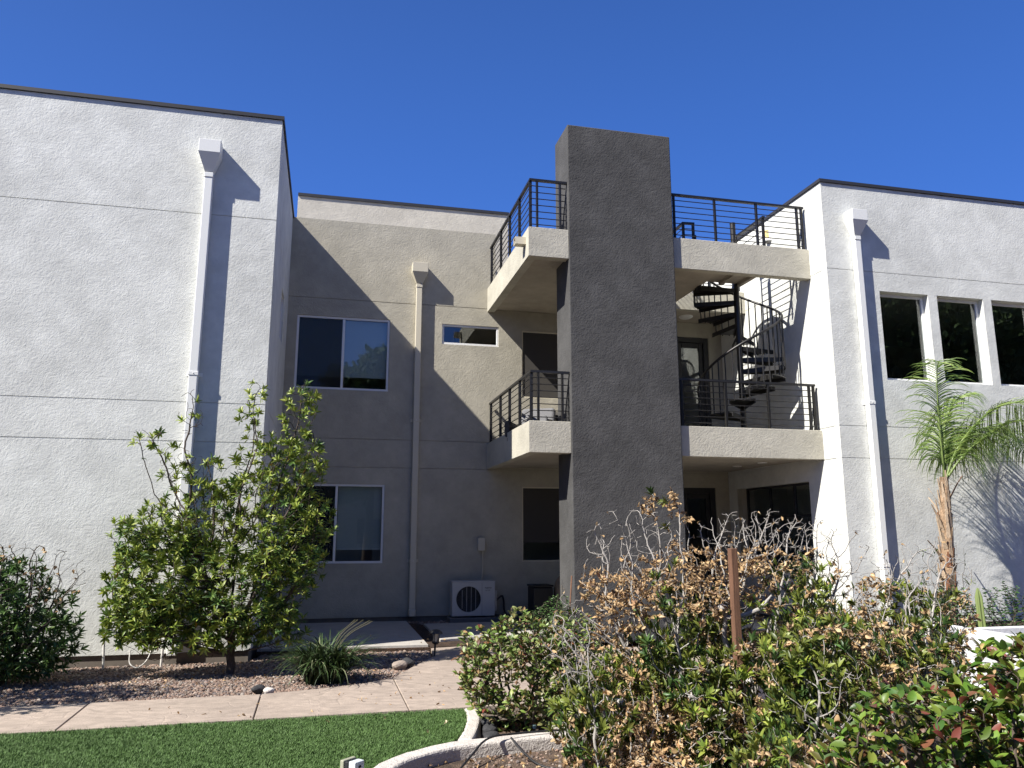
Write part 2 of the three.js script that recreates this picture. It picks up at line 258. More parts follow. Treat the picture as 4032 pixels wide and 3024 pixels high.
// ---------------------------------------------------------------- downspouts
function downspout(label, x0, x1, z, headTop, headBottom, taperBottom, mat, foot, group) {
  const t = thing('downspout', label, 'downspout', [0, 0, 0], 0, group);
  const cx = (x0 + x1) / 2, hw = (x1 - x0) / 2, pw = 0.062, D = 0.245, pd = 0.115;
  const head = mesh('collector_head', rbox(x0, x1, headBottom, headTop, z + 0.002, z + D, 0.008, 1), mat, t);
  const p = [[-hw, headBottom, 0.003], [hw, headBottom, 0.003], [hw, headBottom, D], [-hw, headBottom, D], [-pw, taperBottom, 0.01], [pw, taperBottom, 0.01], [pw, taperBottom, 0.01 + pd], [-pw, taperBottom, 0.01 + pd]].map(([x, y, d]) => [cx + x, y, z + d]);
  const q = [[3, 2, 6, 7], [2, 1, 5, 6], [1, 0, 4, 5], [0, 3, 7, 4]], pos = [];
  for (const [a, b, c, d] of q) for (const k of [a, d, c, a, c, b]) pos.push(...p[k]);
  const g = new THREE.BufferGeometry(); g.setAttribute('position', new THREE.Float32BufferAttribute(pos, 3)); mesh('funnel', boxUV(g), mat, t);
  mesh('pipe', rbox(cx - pw, cx + pw, foot, taperBottom - 0.003, z + 0.01, z + 0.01 + pd, 0.012, 2), mat, t);
  mesh('joint_sleeve', rbox(cx - pw - 0.006, cx + pw + 0.006, taperBottom - 0.09, taperBottom - 0.01, z + 0.006, z + 0.02 + pd, 0.01, 1), mat, t);
  for (const y of [3.94, 1.1]) { const s = mesh('strap', rbox(cx - pw - 0.008, cx + pw + 0.008, y - 0.03, y + 0.03, z + 0.012, z + 0.018 + pd, 0.006, 1), mat, t); mesh('screw', new THREE.SphereGeometry(0.008, 6, 4).translate(cx, y, z + 0.02 + pd), M.alu, s); mesh('strap_ear', rbox(cx - pw - 0.05, cx + pw + 0.05, y - 0.03, y + 0.03, z + 0.001, z + 0.008, 0.003, 1), mat, s); }
  return t;
}
downspout('white downspout with box head on the left wing, behind the leafy tree', -2.155, -1.835, ZW, 7.58, 7.37, 7.1, M.pipeWhite, 0.0);
downspout('white downspout with box head on the right wing, next to the recessed windows', 9.235, 9.56, ZW, 7.57, 7.36, 7.1, M.pipeWhite, 0.1);
{
  const t = downspout('beige downspout with box head between two windows of the middle block', 1.54, 1.872, ZM, 7.322, 7.112, 6.888, M.pipeBeige, 0.14);
  mesh('elbow', rbox(1.635, 1.775, 0.03, 0.17, ZM + 0.02, ZM + 0.2, 0.02, 2), M.pipeBeige, t);
}

// ---------------------------------------------------------------- railings
function railing(label, path, y0, top, posts, opts = {}) {
  const t = thing('balcony_railing', label, 'railing');
  const P = path.map(([x, z]) => V(x, 0, z));
  for (let i = 0; i + 1 < P.length; i++) {
    const a = P[i], b = P[i + 1], d = b.clone().sub(a).normalize();
    mesh('top_rail', beam(V(a.x, top - 0.02 - 0.0005 * i, a.z).addScaledVector(d, -0.025), V(b.x, top - 0.02 - 0.0005 * i, b.z).addScaledVector(d, 0.025), 0.055, 0.04), M.iron, t);
    const n = opts.bars ?? 7, gap = (top - 0.04 - y0) / (n + 0.45);
    for (let k = 0; k < n; k++) { const y = top - 0.04 - gap * (k + 1) + gap * 0.25; mesh('rail_bar', bar(V(a.x, y, a.z), V(b.x, y, b.z), 0.0085, 6), M.iron, t); }
  }
  for (const [x, z, turn] of posts) for (const s of [-1, 1]) { const dx = turn ? 0.011 * s : 0, dz = turn ? 0 : 0.011 * s; mesh('post', new THREE.BoxGeometry(turn ? 0.012 : 0.05, top - 0.03 - y0, turn ? 0.05 : 0.012).translate(x + (turn ? dx : 0), (y0 + top - 0.03) / 2, z + (turn ? 0 : dz)), M.iron, t); }
  return t;
}
railing('black rail with horizontal bars on the roof deck corner beside the tower top', [[3.27, -15.98], [3.27, -12.5], [3.91, -12.5]], 6.912, 7.85, [[3.27, -15.9], [3.27, -14.95], [3.27, -14.15], [3.27, -13.34], [3.27, -12.53], [3.385, -12.5, 1], [3.81, -12.5, 1]]);
railing('black rail with horizontal bars on the small lower balcony holding the cushioned chair', [[3.27, -15.98], [3.27, -12.5], [3.91, -12.5]], 3.488, 4.365, [[3.27, -15.9], [3.27, -14.96], [3.27, -14.15], [3.27, -13.34], [3.27, -12.53], [3.385, -12.5, 1], [3.81, -12.5, 1]]);
railing('black rail with horizontal bars on the roof deck above the spiral stair', [[6.0, -12.545], [8.72, -12.545]], 6.985, 7.87, [[6.03, -12.545, 1], [6.86, -12.545, 1], [7.73, -12.545, 1], [8.6, -12.545, 1], [8.7, -12.545, 1]]);
railing('black rail with horizontal bars on the balcony in front of the spiral stair', [[6.0, -12.56], [8.70, -12.56]], 3.492, 4.365, [[6.03, -12.56, 1], [6.89, -12.56, 1], [7.75, -12.56, 1], [8.6, -12.56, 1], [8.69, -12.56, 1]]);
railing('short black guard rail around the stair opening on the roof deck', [[6.875, -13.47], [6.67, -13.49], [6.67, -15.2], [8.7, -15.2]], 6.66, 7.75, [[6.875, -13.47], [6.67, -13.49], [6.67, -14.4], [6.67, -15.2], [7.4, -15.2, 1], [8.1, -15.2, 1], [8.68, -15.2, 1]], { bars: 8 });
railing('short black rail panel beside the top landing of the spiral stair', [[8.07, -12.86], [8.07, -13.95]], 6.55, 7.75, [[8.07, -12.88], [8.07, -13.93]], { bars: 8 });

// ---------------------------------------------------------------- spiral stair
{
  const cx = 7.78, cz = -13.52, R = 0.84, t = thing('spiral_staircase', 'black metal spiral staircase climbing from the balcony to the roof deck', 'staircase', [cx, 3.14, cz]);
  const base = 3.14, dir = (th, r) => V(Math.cos(th) * r, 0, -Math.sin(th) * r), D = Math.PI / 180;
  mesh('pole', new THREE.CylinderGeometry(0.055, 0.055, 7.83 - base, 20).translate(0, (7.83 - base) / 2, 0), M.iron, t);
  mesh('pole_cap', new THREE.CylinderGeometry(0.058, 0.058, 0.02, 20).translate(0, 7.835 - base, 0), M.iron, t);
  const N = 15, step = 29, th0 = 170, rise = 0.235, y0 = 6.42 - base;
  for (let k = 0; k < N; k++) {
    const y = y0 - rise * k, a = (th0 - step * k) * D, w = 16 * D;
    if (y < 0.05) break;
    const s = new THREE.Shape(); s.moveTo(0.05, -0.05); s.lineTo(R * Math.cos(w), -R * Math.sin(w)); for (let i = 1; i <= 4; i++) { const q = -w + (2 * w * i) / 4; s.lineTo(R * Math.cos(q), R * Math.sin(q)); } s.lineTo(0.05, 0.05);
    const g = new THREE.ExtrudeGeometry(s, { depth: 0.02, bevelEnabled: false }); g.rotateX(-Math.PI / 2);
    const edge = [-1, 1].map((q) => beam(V(0.05, -0.03, q * 0.045), V(R * Math.cos(w), -0.03, q * R * Math.sin(w)), 0.01, 0.075));
    const gg = mergeGeometries([g, ...edge.map((e) => e.toNonIndexed())].map((e) => { e.deleteAttribute('uv'); return e; })); gg.rotateY(a); gg.translate(0, y, 0);
    mesh('tread', gg, M.iron, t);
    for (let i = 0; i < 3; i++) {
      const th = a + (i - 1) * (step / 3) * D, yb = y - 0.02, yt = y + 1.02 + ((i - 1) / 3) * rise, p = dir(th, R - 0.012);
      mesh('baluster', bar(V(p.x, yb, p.z), V(p.x, yt, p.z), 0.0125, 6), M.iron, t);
    }
  }
  const pts = []; for (let i = 0; i <= 64; i++) { const k = -0.2 + (i / 64) * 13.7, th = (th0 - step * k) * D, p = dir(th, R - 0.012); pts.push(V(p.x, y0 - rise * k + 1.03, p.z)); }
  mesh('handrail', tubeAlong(pts, 0.025, 10, 190), M.iron, t);
}

// ---------------------------------------------------------------- ground, path, lawn, beds
const slateBump = makeTex(1024, (u, v) => {   // stamped slate skin: stretched ripples, cleft lines
  const wx = vnoise(L8, 8, u * 8, v * 8) - 0.5, wy = vnoise(L8, 8, u * 8 + 3.1, v * 8 + 1.7) - 0.5;
  const crack = Math.abs(vnoise(L8, 8, (u + wy * 0.1) * 8, (v + wx * 0.1) * 8 + 4) - 0.5), cl = Math.min(1, crack / 0.012);
  return 0.35 * vnoise(L32, 32, u * 16 + wx, v * 32 + wy) + 0.2 * vnoise(L64, 64, u * 32, v * 64) + 0.1 * vnoise(L256, 256, u * 256, v * 256) + 0.35 * (0.6 + 0.4 * cl);
});
const slateTone = makeTex(1024, (u, v) => {
  const wx = vnoise(L8, 8, u * 8, v * 8) - 0.5, wy = vnoise(L8, 8, u * 8 + 3.1, v * 8 + 1.7) - 0.5;
  const crack = Math.abs(vnoise(L8, 8, (u + wy * 0.1) * 8, (v + wx * 0.1) * 8 + 4) - 0.5), pale = Math.max(0, 1 - crack / 0.03) * vnoise(L16, 16, u * 16, v * 16);
  const m = vnoise(L64, 64, (u + 0.06 * wx) * 32, (v + 0.05 * wy) * 64), n = fbm(u, v), k = 0.755 + 0.16 * (n - 0.5) + 0.09 * (m - 0.5) + 0.07 * pale - 0.10 * Math.max(0, 1 - crack / 0.006);
  return [k * 1.0, k * 0.93, k * 0.875];
}, true);
const soilTone = makeTex(512, (u, v) => { const n = fbm(u, v), s = vnoise(L256, 256, u * 256, v * 256); const k = 0.45 + 0.5 * (n - 0.5) + 0.35 * (s - 0.5); return [k * 1.0, k * 0.84, k * 0.70]; }, true);
M.path = new THREE.MeshStandardMaterial({ color: new THREE.Color().setRGB(0.625, 0.60, 0.56), roughness: 0.82, map: rep(slateTone, 2.6), bumpMap: rep(slateBump, 2.6), bumpScale: 0.016 });
M.kerb = new THREE.MeshStandardMaterial({ color: new THREE.Color().setRGB(0.66, 0.61, 0.55), roughness: 0.9, map: rep(stuccoTone, 0.8), bumpMap: rep(stuccoBump, 1.1), bumpScale: 0.012 });
M.soil = new THREE.MeshStandardMaterial({ color: new THREE.Color().setRGB(0.62, 0.60, 0.58), roughness: 1, map: rep(soilTone, 1.3), bumpMap: rep(stuccoBump, 0.8), bumpScale: 0.03 });
M.earth = new THREE.MeshStandardMaterial({ color: new THREE.Color().setRGB(0.34, 0.28, 0.23), roughness: 1, map: rep(soilTone, 1.1), bumpMap: rep(stuccoBump, 0.8), bumpScale: 0.03 });

struct('ground', boxUV(new THREE.PlaneGeometry(600, 600).rotateX(-Math.PI / 2).translate(0, -0.36, -20)), M.soil, 'bare tan earth lying under the whole garden', 'ground');
struct('gravel_ground', polySlab([[-9.5, -9.34], [-0.6, -9.4], [0.1, -9.62], [0.86, -10.06], [1.16, -10.8], [1.57, -11.66], [1.63, -12.46], [-0.9, -12.56], [XL, -12.02], [-9.5, -12.02]], -0.34, -0.14), M.earth, 'brown earth showing between the gravel stones by the white wing', 'ground');
struct('court_ground', polySlab([[-0.94, -12.57], [1.64, -12.48], [3.9, -12.9], [8.7, -12.9], [8.7, -16.0], [-0.94, -16.0]], -0.34, -0.085), M.earth, 'dark earth strip along the base of the middle block', 'ground');
{
  const g = tag(new THREE.Group(), 'tan stamped concrete garden path with slate texture', 'path', null, 'structure'); g.name = 'path'; scene.add(g);
  const e = 0.006;
  const slabs = [[[-9.5, -8.19], [-4.0 - e, -8.19], [-4.0 - e, -9.36], [-9.5, -9.36]], [[-4.0 + e, -8.19], [-2.30 - e, -8.2], [-2.335 - e, -9.38], [-4.0 + e, -9.36]], [[-2.30 + e, -8.2], [-0.605 - e, -8.255], [-0.625 - e, -9.44], [-2.335 + e, -9.38]],
    [[-0.605 + e, -8.255], [0.885 - e, -8.3], [0.868 - e, -10.09], [0.5, -9.83], [0.1, -9.65], [-0.3, -9.53], [-0.625 + e, -9.45]],
    [[0.885 + e, -8.3], [2.6, -8.3], [3.4, -8.9], [4.2, -9.8], [4.4, -11.4], [3.5, -11.4], [2.2, -11.4], [1.44, -11.38], [1.17, -10.81], [0.868 + e, -10.12]],
    [[1.445, -11.392], [4.4, -11.412], [4.2, -12.35], [3.9, -12.42], [2.42, -13.16], [1.66, -12.86], [1.645, -12.5], [1.575, -11.66]], [[1.625, -12.9], [1.83, -12.95], [1.84, -15.2], [1.62, -15.2]],
    [[4.412, -9.9], [7.2, -9.6], [7.6, -11.8], [4.412, -11.9]]];
  for (const s of slabs) mesh('slab', polySlab(s, -0.24, -0.1), M.path, g);
  const c = tag(new THREE.Group(), 'pale plain concrete pads in the shade before the middle block', 'pad', null, 'structure'); c.name = 'concrete_pads'; scene.add(c);
  mesh('slab', polySlab([[-0.93, -12.6], [1.6, -12.5], [1.59, -15.86], [-0.93, -15.9]], -0.2, -0.045), M.concrete, c);
  mesh('slab', polySlab([[1.86, -13.0], [2.42, -13.2], [5.6, -13.3], [8.7, -13.2], [8.7, -15.3], [1.86, -15.3]], -0.2, -0.045), M.concrete, c);
}
const LAWN = [[-9.5, -8.17], [-0.6, -8.24], [1.44, -8.27], [1.40, -7.95], [1.33, -7.6], [1.22, -7.25], [1.09, -7.02], [0.8, -6.85], [0.58, -6.66], [0.42, -6.43], [0.28, -6.1], [0.22, -5.6], [0.25, -4.6], [-9.5, -4.0]];
struct('lawn', polySlab(LAWN, -0.33, -0.128), paint(0.035, 0.06, 0.018, 1), 'short green artificial lawn in front of the path', 'lawn');
function kerb(pts, w, y0, y1, label) {
  const curve = new THREE.CatmullRomCurve3(pts.map(([x, z]) => V(x, 0, z))), n = 40, L = [], Rr = [], r = rng(5);
  for (let i = 0; i <= n; i++) { const p = curve.getPoint(i / n), t = curve.getTangent(i / n), s = V(-t.z, 0, t.x).normalize(), k = w / 2 + 0.012 * (r() - 0.5); L.push([p.x + s.x * k, p.z + s.z * k]); Rr.push([p.x - s.x * w / 2, p.z - s.z * w / 2]); }
  const s = new THREE.Shape([...L, ...Rr.reverse()].map(([x, z]) => new THREE.Vector2(x, -z))), g = new THREE.ExtrudeGeometry(s, { depth: y1 - y0 - 0.03, bevelEnabled: true, bevelThickness: 0.03, bevelSize: 0.025, bevelOffset: -0.025, bevelSegments: 3, curveSegments: 1 });
  g.rotateX(-Math.PI / 2); g.translate(0, y0, 0); return struct('kerb', boxUV(g), M.kerb, label, 'kerb');
}
kerb([[1.50, -8.24], [1.46, -7.85], [1.38, -7.5], [1.29, -7.2], [1.24, -7.06]], 0.13, -0.35, -0.092, 'short tan kerb between the lawn and the green leafy shrub');
kerb([[4.4, -7.7], [3.2, -7.4], [2.3, -7.12], [1.6, -7.02], [1.13, -6.93], [0.86, -6.78], [0.66, -6.62], [0.5, -6.4], [0.37, -6.1], [0.31, -5.6], [0.34, -4.6]], 0.17, -0.36, -0.094, 'curved tan kerb edging the sunken planting bed in front');
kerb([[2.3, -8.5], [2.75, -8.25], [3.2, -8.1], [4.2, -8.3], [5.2, -8.9], [6.9, -9.4]], 0.2, -0.36, -0.05, 'pale kerb behind the dry shrub, along the path');

struct('planting_bed', polySlab([[1.30, -6.98], [1.7, -7.05], [3.2, -7.42], [4.4, -7.72], [5.5, -6.5], [5.5, -2.2], [0.35, -2.2], [0.35, -5.6], [0.45, -6.15], [0.72, -6.6]], -0.358, -0.215), M.soil, 'dry dirt of the sunken planting bed inside the curved kerb', 'ground');
// gravel: real stones, too many to count
{
  const r = rng(21), variants = [0, 1, 2].map((k) => { const g = new THREE.IcosahedronGeometry(1, 1), p = g.attributes.position, q = rng(40 + k), h = new Map(); for (let i = 0; i < p.count; i++) { const key = [p.getX(i), p.getY(i), p.getZ(i)].map((x) => x.toFixed(2)).join(); if (!h.has(key)) h.set(key, 0.74 + 0.5 * q()); const s = h.get(key); p.setXYZ(i, p.getX(i) * s, p.getY(i) * s * 0.68, p.getZ(i) * s * 0.85); } g.computeVertexNormals(); return g; });
  const mat = paint(1, 1, 1, 0.9, { flatShading: true });
  function gravel(poly, y, density, s0, s1, label) {
    let x0 = 1e9, x1 = -1e9, z0 = 1e9, z1 = -1e9; for (const [x, z] of poly) { x0 = Math.min(x0, x); x1 = Math.max(x1, x); z0 = Math.min(z0, z); z1 = Math.max(z1, z); }
    const spots = []; const n = Math.round((x1 - x0) * (z1 - z0) * density);
    for (let i = 0; i < n; i++) { const x = x0 + r() * (x1 - x0), z = z0 + r() * (z1 - z0); if (inPoly(x, z, poly)) spots.push([x, z]); }
    const holder = tag(new THREE.Group(), label, 'gravel', null, 'stuff'); holder.name = numbered('gravel'); scene.add(holder);
    variants.forEach((g, k) => {
      const mine = spots.filter((_, i) => i % 3 === k), im = new THREE.InstancedMesh(g, mat, mine.length); im.name = 'gravel_stones'; im.userData.kind = 'stuff'; im.castShadow = im.receiveShadow = true;
      const m = new THREE.Matrix4(), q = new THREE.Quaternion(), e = new THREE.Euler(), c = new THREE.Color();
      mine.forEach(([x, z], i) => { const s = s0 + (s1 - s0) * Math.pow(r(), 1.6); e.set((r() - 0.5) * 1.4, r() * 7, (r() - 0.5) * 1.4); m.compose(V(x, y + s * (0.25 + 0.5 * r()), z), q.setFromEuler(e), V(s, s, s)); im.setMatrixAt(i, m); const t = r(), b = 0.32 + 0.48 * r(); c.setRGB(...(t < 0.5 ? [0.37, 0.25, 0.19] : t < 0.75 ? [0.44, 0.34, 0.27] : t < 0.9 ? [0.30, 0.25, 0.23] : [0.52, 0.45, 0.38]).map((v) => v * b)); im.setColorAt(i, c); });
      holder.add(im);
    });
  }
  gravel([[-6.5, -9.37], [-0.6, -9.45], [0.1, -9.67], [0.84, -10.13], [1.13, -10.83], [1.55, -11.68], [1.60, -12.46], [-0.85, -12.54], [XL, -11.97], [-6.5, -11.97]], -0.142, 2300, 0.009, 0.025, 'pinkish tan gravel stones strewn between the white wing and the path');
  gravel([[-0.9, -15.93], [2.4, -15.93], [2.4, -15.4], [1.9, -15.36], [1.6, -15.88], [-0.9, -15.93]], -0.087, 900, 0.012, 0.03, 'dark gravel strip at the foot of the middle block');
  gravel([[1.35, -6.9], [4.2, -7.5], [4.2, -5.0], [0.6, -5.0], [0.62, -6.2]], -0.217, 500, 0.005, 0.02, 'loose dirt clods and chips in the sunken planting bed');
}
// artificial turf
{
  const r = rng(77), blades = [];
  const tuft = (seed) => { const q = rng(seed), pos = [], nrm = []; for (let b = 0; b < 9; b++) { const a = q() * 6.283, x = (q() - 0.5) * 0.03, z = (q() - 0.5) * 0.03, h = 0.018 + 0.016 * q(), w = 0.0016, lean = 0.006 + 0.014 * q(), dx = Math.cos(a), dz = Math.sin(a), px = -dz * w, pz = dx * w; const t = [x + dx * lean, h, z + dz * lean], m = [x + dx * lean * 0.3, h * 0.6, z + dz * lean * 0.3]; pos.push(x - px, 0, z - pz, x + px, 0, z + pz, m[0] + px, m[1], m[2] + pz, x - px, 0, z - pz, m[0] + px, m[1], m[2] + pz, m[0] - px, m[1], m[2] - pz, m[0] - px, m[1], m[2] - pz, m[0] + px, m[1], m[2] + pz, ...t); } const g = new THREE.BufferGeometry(); g.setAttribute('position', new THREE.Float32BufferAttribute(pos, 3)); g.computeVertexNormals(); return g; };
  const mat = paint(1, 1, 1, 0.7), holder = tag(new THREE.Group(), 'dense green turf blades of the artificial lawn', 'grass', null, 'stuff'); holder.name = 'turf_grass'; scene.add(holder);
  for (let k = 0; k < 3; k++) {
    const g = tuft(90 + k), spots = [];
    for (let i = 0; i < 21000; i++) { const x = -4.2 + r() * 5.7, z = -8.28 + r() * 2.6; if (inPoly(x, z, LAWN)) spots.push([x, z]); }
    const im = new THREE.InstancedMesh(g, mat, spots.length); im.name = 'turf_blades'; im.userData.kind = 'stuff'; im.castShadow = im.receiveShadow = true;
    const m = new THREE.Matrix4(), q = new THREE.Quaternion(), c = new THREE.Color();
    spots.forEach(([x, z], i) => { const s = 0.85 + 0.5 * r(); m.compose(V(x, -0.129, z), q.setFromAxisAngle(V(0, 1, 0), r() * 6.283), V(s, s * (0.8 + 0.4 * r()), s)); im.setMatrixAt(i, m); const b = 0.75 + 0.5 * r(); c.setRGB(0.078 * b, 0.150 * b, 0.032 * b); im.setColorAt(i, c); });
    holder.add(im);
  }
}

// ---------------------------------------------------------------- equipment
{
  const t = thing('heat_pump', 'white outdoor air conditioner unit standing against the shaded beige wall', 'air conditioner', [2.88, 0, -15.78]);
  M.acBody = paint(0.50, 0.49, 0.46, 0.5); M.acDark = paint(0.03, 0.03, 0.03, 0.6); M.acGrille = paint(0.12, 0.12, 0.12, 0.5);
  const hw = 0.43, y0 = 0.045, y1 = 0.69, zf = 0.17;
  const s = new THREE.Shape([[-hw, y0], [hw, y0], [hw, y1], [-hw, y1]].map((p) => new THREE.Vector2(...p))), hole = new THREE.Path(); hole.absarc(-0.1, 0.365, 0.245, 0, Math.PI * 2, true); s.holes.push(hole);
  mesh('front_panel', new THREE.ExtrudeGeometry(s, { depth: 0.02, bevelEnabled: true, bevelSize: 0.008, bevelThickness: 0.008, bevelOffset: -0.008, bevelSegments: 2, curveSegments: 40 }).translate(0, 0, zf - 0.03), M.acBody, t);
  mesh('casing', mergeGeometries([rbox(-hw, -hw + 0.01, y0, y1, -0.16, zf - 0.035, 0.004, 1), rbox(hw - 0.01, hw, y0, y1, -0.16, zf - 0.035, 0.004, 1), rbox(-hw + 0.012, hw - 0.012, y0, y0 + 0.01, -0.16, zf - 0.035, 0.004, 1), rbox(-hw, hw, -0.16, -0.15, -0.01, 0, 0.004, 1).rotateX(Math.PI / 2).translate(0, 0.37, -0.32).scale(1, 1, 1)].slice(0, 3)), M.acBody, t);
  mesh('lid', rbox(-hw - 0.006, hw + 0.006, y1 - 0.004, y1 + 0.02, -0.165, zf + 0.006, 0.008, 2), M.acBody, t);
  mesh('coil', rbox(-hw + 0.015, hw - 0.015, y0 + 0.012, y1 - 0.006, -0.15, 0.02, 0.004, 1), M.acDark, t);
  const fan = new THREE.Group(); fan.name = 'fan'; t.add(fan);
  mesh('hub', new THREE.CylinderGeometry(0.05, 0.05, 0.05, 20).rotateX(Math.PI / 2).translate(-0.1, 0.365, 0.08), M.acDark, fan);
  for (let k = 0; k < 3; k++) { const q = new THREE.Shape(); q.moveTo(0.03, 0); q.quadraticCurveTo(0.12, 0.12, 0.22, 0.06); q.quadraticCurveTo(0.2, -0.06, 0.04, -0.03); const g = new THREE.ExtrudeGeometry(q, { depth: 0.006, bevelEnabled: false }); g.rotateX(0.3); g.rotateZ(k * 2.094); g.translate(-0.1, 0.365, 0.08); mesh('fan_blade', g, M.acDark, fan); }
  const gr = new THREE.Group(); gr.name = 'grille'; t.add(gr);
  for (let k = 1; k <= 11; k++) mesh('grille_ring', new THREE.TorusGeometry(0.021 * k + 0.008, 0.0022, 4, 40).translate(-0.1, 0.365, zf), M.acGrille, gr);
  for (const x of [-0.16, -0.07, 0.02, -0.25]) { const h = Math.sqrt(0.06 - x * x * 0) * 1; const hh = Math.sqrt(Math.max(0, 0.245 ** 2 - (x + 0.1 - 0.02) ** 2)); mesh('grille_bar', rbox(x - 0.004 + 0.02, x + 0.004 + 0.02, 0.365 - hh, 0.365 + hh, zf + 0.001, zf + 0.008, 0.002, 1), M.acBody, gr); }
  mesh('service_cover', rbox(hw + 0.001, hw + 0.06, 0.12, 0.52, -0.13, 0.08, 0.015, 2), M.acBody, t);
  mesh('panel_seam', rbox(0.166, 0.17, y0 + 0.02, y1 - 0.02, zf - 0.003, zf + 0.0005, 0.0005, 1), M.acDark, t);
  for (const x of [-0.28, 0.28]) mesh('foot', rbox(x - 0.05, x + 0.05, 0.02, 0.045, -0.15, 0.19, 0.005, 1), M.acDark, t);
  const font = await new FontLoader().loadAsync('fonts/droid/droid_sans_bold.typeface.json');
  mesh('lettering', new TextGeometry('FUJITSU', { font, size: 0.026, depth: 0.002, curveSegments: 2 }).translate(0.225, 0.565, zf - 0.001), M.acDark, t);
  mesh('lettering', new TextGeometry('HALCYON', { font, size: 0.015, depth: 0.002, curveSegments: 2 }).translate(0.235, 0.525, zf - 0.001), M.acDark, t);
  tag(mesh('equipment_pad', rbox(2.40, 3.45, -0.09, 0.018, -16.0, -15.5, 0.02, 2), paint(0.12, 0.12, 0.12, 0.8)), 'flat dark grey pad under the air conditioner unit', 'pad');
  tag(mesh('refrigerant_line', tubeAlong([V(3.38, 0.32, -15.8), V(3.5, 0.4, -15.85), V(3.56, 0.3, -15.95), V(3.58, 0.1, -15.96), V(3.7, -0.05, -15.9)], 0.018, 8, 30), M.acDark), 'black insulated line curling from the air conditioner side to the ground', 'hose');
  const d = thing('disconnect_box', 'small beige electrical box and conduit above the air conditioner unit', 'electrical box', [3.105, 1.42, ZM]);
  mesh('box', rbox(-0.07, 0.07, -0.125, 0.12, 0.002, 0.08, 0.008, 2), M.pipeBeige, d); mesh('cover', rbox(-0.073, 0.073, -0.128, 0.126, 0.082, 0.09, 0.004, 1), M.pipeBeige, d);
  mesh('conduit', tubeAlong([V(0.03, -0.12, 0.035), V(0.03, -0.5, 0.035), V(0.01, -0.75, 0.05), V(0.0, -0.9, 0.1)], 0.012, 8, 20), M.pipeBeige, d);
}
{ // covered things under the balcony
  const t = thing('storage_bin', 'black storage bin beside the tan covered grill under the balcony', 'bin', [4.13, -0.045, -15.2]);
  mesh('body', rbox(-0.2, 0.2, 0, 0.66, -0.22, 0.22, 0.03, 3), paint(0.012, 0.012, 0.013, 0.6), t); mesh('lid', rbox(-0.215, 0.215, 0.662, 0.70, -0.235, 0.235, 0.018, 2), paint(0.014, 0.014, 0.015, 0.5), t);
  const g = new THREE.SphereGeometry(1, 40, 28), p = g.attributes.position; for (let i = 0; i < p.count; i++) { let x = p.getX(i), y = p.getY(i), z = p.getZ(i); const a = Math.atan2(z, x), f = 1 + 0.035 * Math.sin(a * 9 + y * 3) + 0.02 * Math.sin(a * 17 + 1); const s = (v) => Math.sign(v) * Math.pow(Math.abs(v), 0.62); p.setXYZ(i, s(x) * 0.5 * f, Math.max(-0.44, s(y) * 0.46 + (y > 0 ? 0.05 * Math.cos(x * 2) : 0)), s(z) * 0.32 * f); } g.computeVertexNormals();
  tag(mesh('covered_grill', g.translate(4.88, 0.41, -15.0), paint(0.26, 0.19, 0.12, 0.95)), 'bulky grill under a tan cloth cover next to the black bin', 'grill');
}
{ // cushioned lounge chair on the lower left balcony
  const t = thing('patio_chair', 'patio lounge chair with grey cushions behind the lower balcony rail', 'chair', [3.75, 3.14, -14.25], -0.5), cu = paint(0.17, 0.17, 0.175, 0.95, { bumpMap: rep(stuccoBump, 0.4), bumpScale: 0.004 });
  const wick = paint(0.05, 0.045, 0.04, 0.8);
  mesh('frame', rbox(-0.4, 0.4, 0.18, 0.26, -0.4, 0.42, 0.02, 2), wick, t); for (const s of [-1, 1]) { mesh('armrest', rbox(s * 0.4 - 0.05, s * 0.4 + 0.05, 0.27, 0.58, -0.36, 0.4, 0.03, 3), wick, t); for (const z of [-0.34, 0.36]) mesh('leg', rbox(s * 0.36 - 0.025, s * 0.36 + 0.025, 0, 0.18, z - 0.025, z + 0.025, 0.008, 1), wick, t); }
  mesh('seat_cushion', rbox(-0.34, 0.34, 0.265, 0.42, -0.32, 0.4, 0.06, 4), cu, t); mesh('back_cushion', rbox(-0.34, 0.34, 0, 0.52, -0.08, 0.08, 0.07, 4).rotateX(-0.3).translate(0, 0.42, -0.34), cu, t); mesh('backrest', rbox(-0.38, 0.38, 0.2, 0.8, -0.03, 0.03, 0.02, 2).rotateX(-0.3).translate(0, 0.1, -0.42), wick, t);
  mesh('throw_pillow', rbox(-0.22, 0.22, -0.2, 0.2, -0.07, 0.07, 0.068, 4).rotateX(-0.7).rotateY(0.3).translate(0.05, 0.58, -0.1), cu, t);
}
{ // wall sconce by the roof deck
  const t = thing('wall_sconce', 'white half round wall light with amber slots by the roof deck', 'lamp', [XR, 7.79, -13.81]), h = 0.28;
  mesh('back_plate', rbox(-0.012, -0.001, -0.15, 0.15, -0.1, 0.1, 0.004, 1), M.vinyl, t);
  mesh('shade', new THREE.CylinderGeometry(0.1, 0.1, h, 20, 1, true, Math.PI, Math.PI).scale(1.1, 1, 0.9).translate(-0.012, 0, 0), M.vinyl, t);
  for (let k = 0; k < 5; k++) mesh('lens_slot', new THREE.CylinderGeometry(0.103, 0.103, 0.024, 12, 1, true, Math.PI * 1.52, Math.PI * 0.34).scale(1.1, 1, 0.9).translate(-0.012, 0.07 - k * 0.034, 0), paint(0.75, 0.55, 0.12, 0.4), t);
}
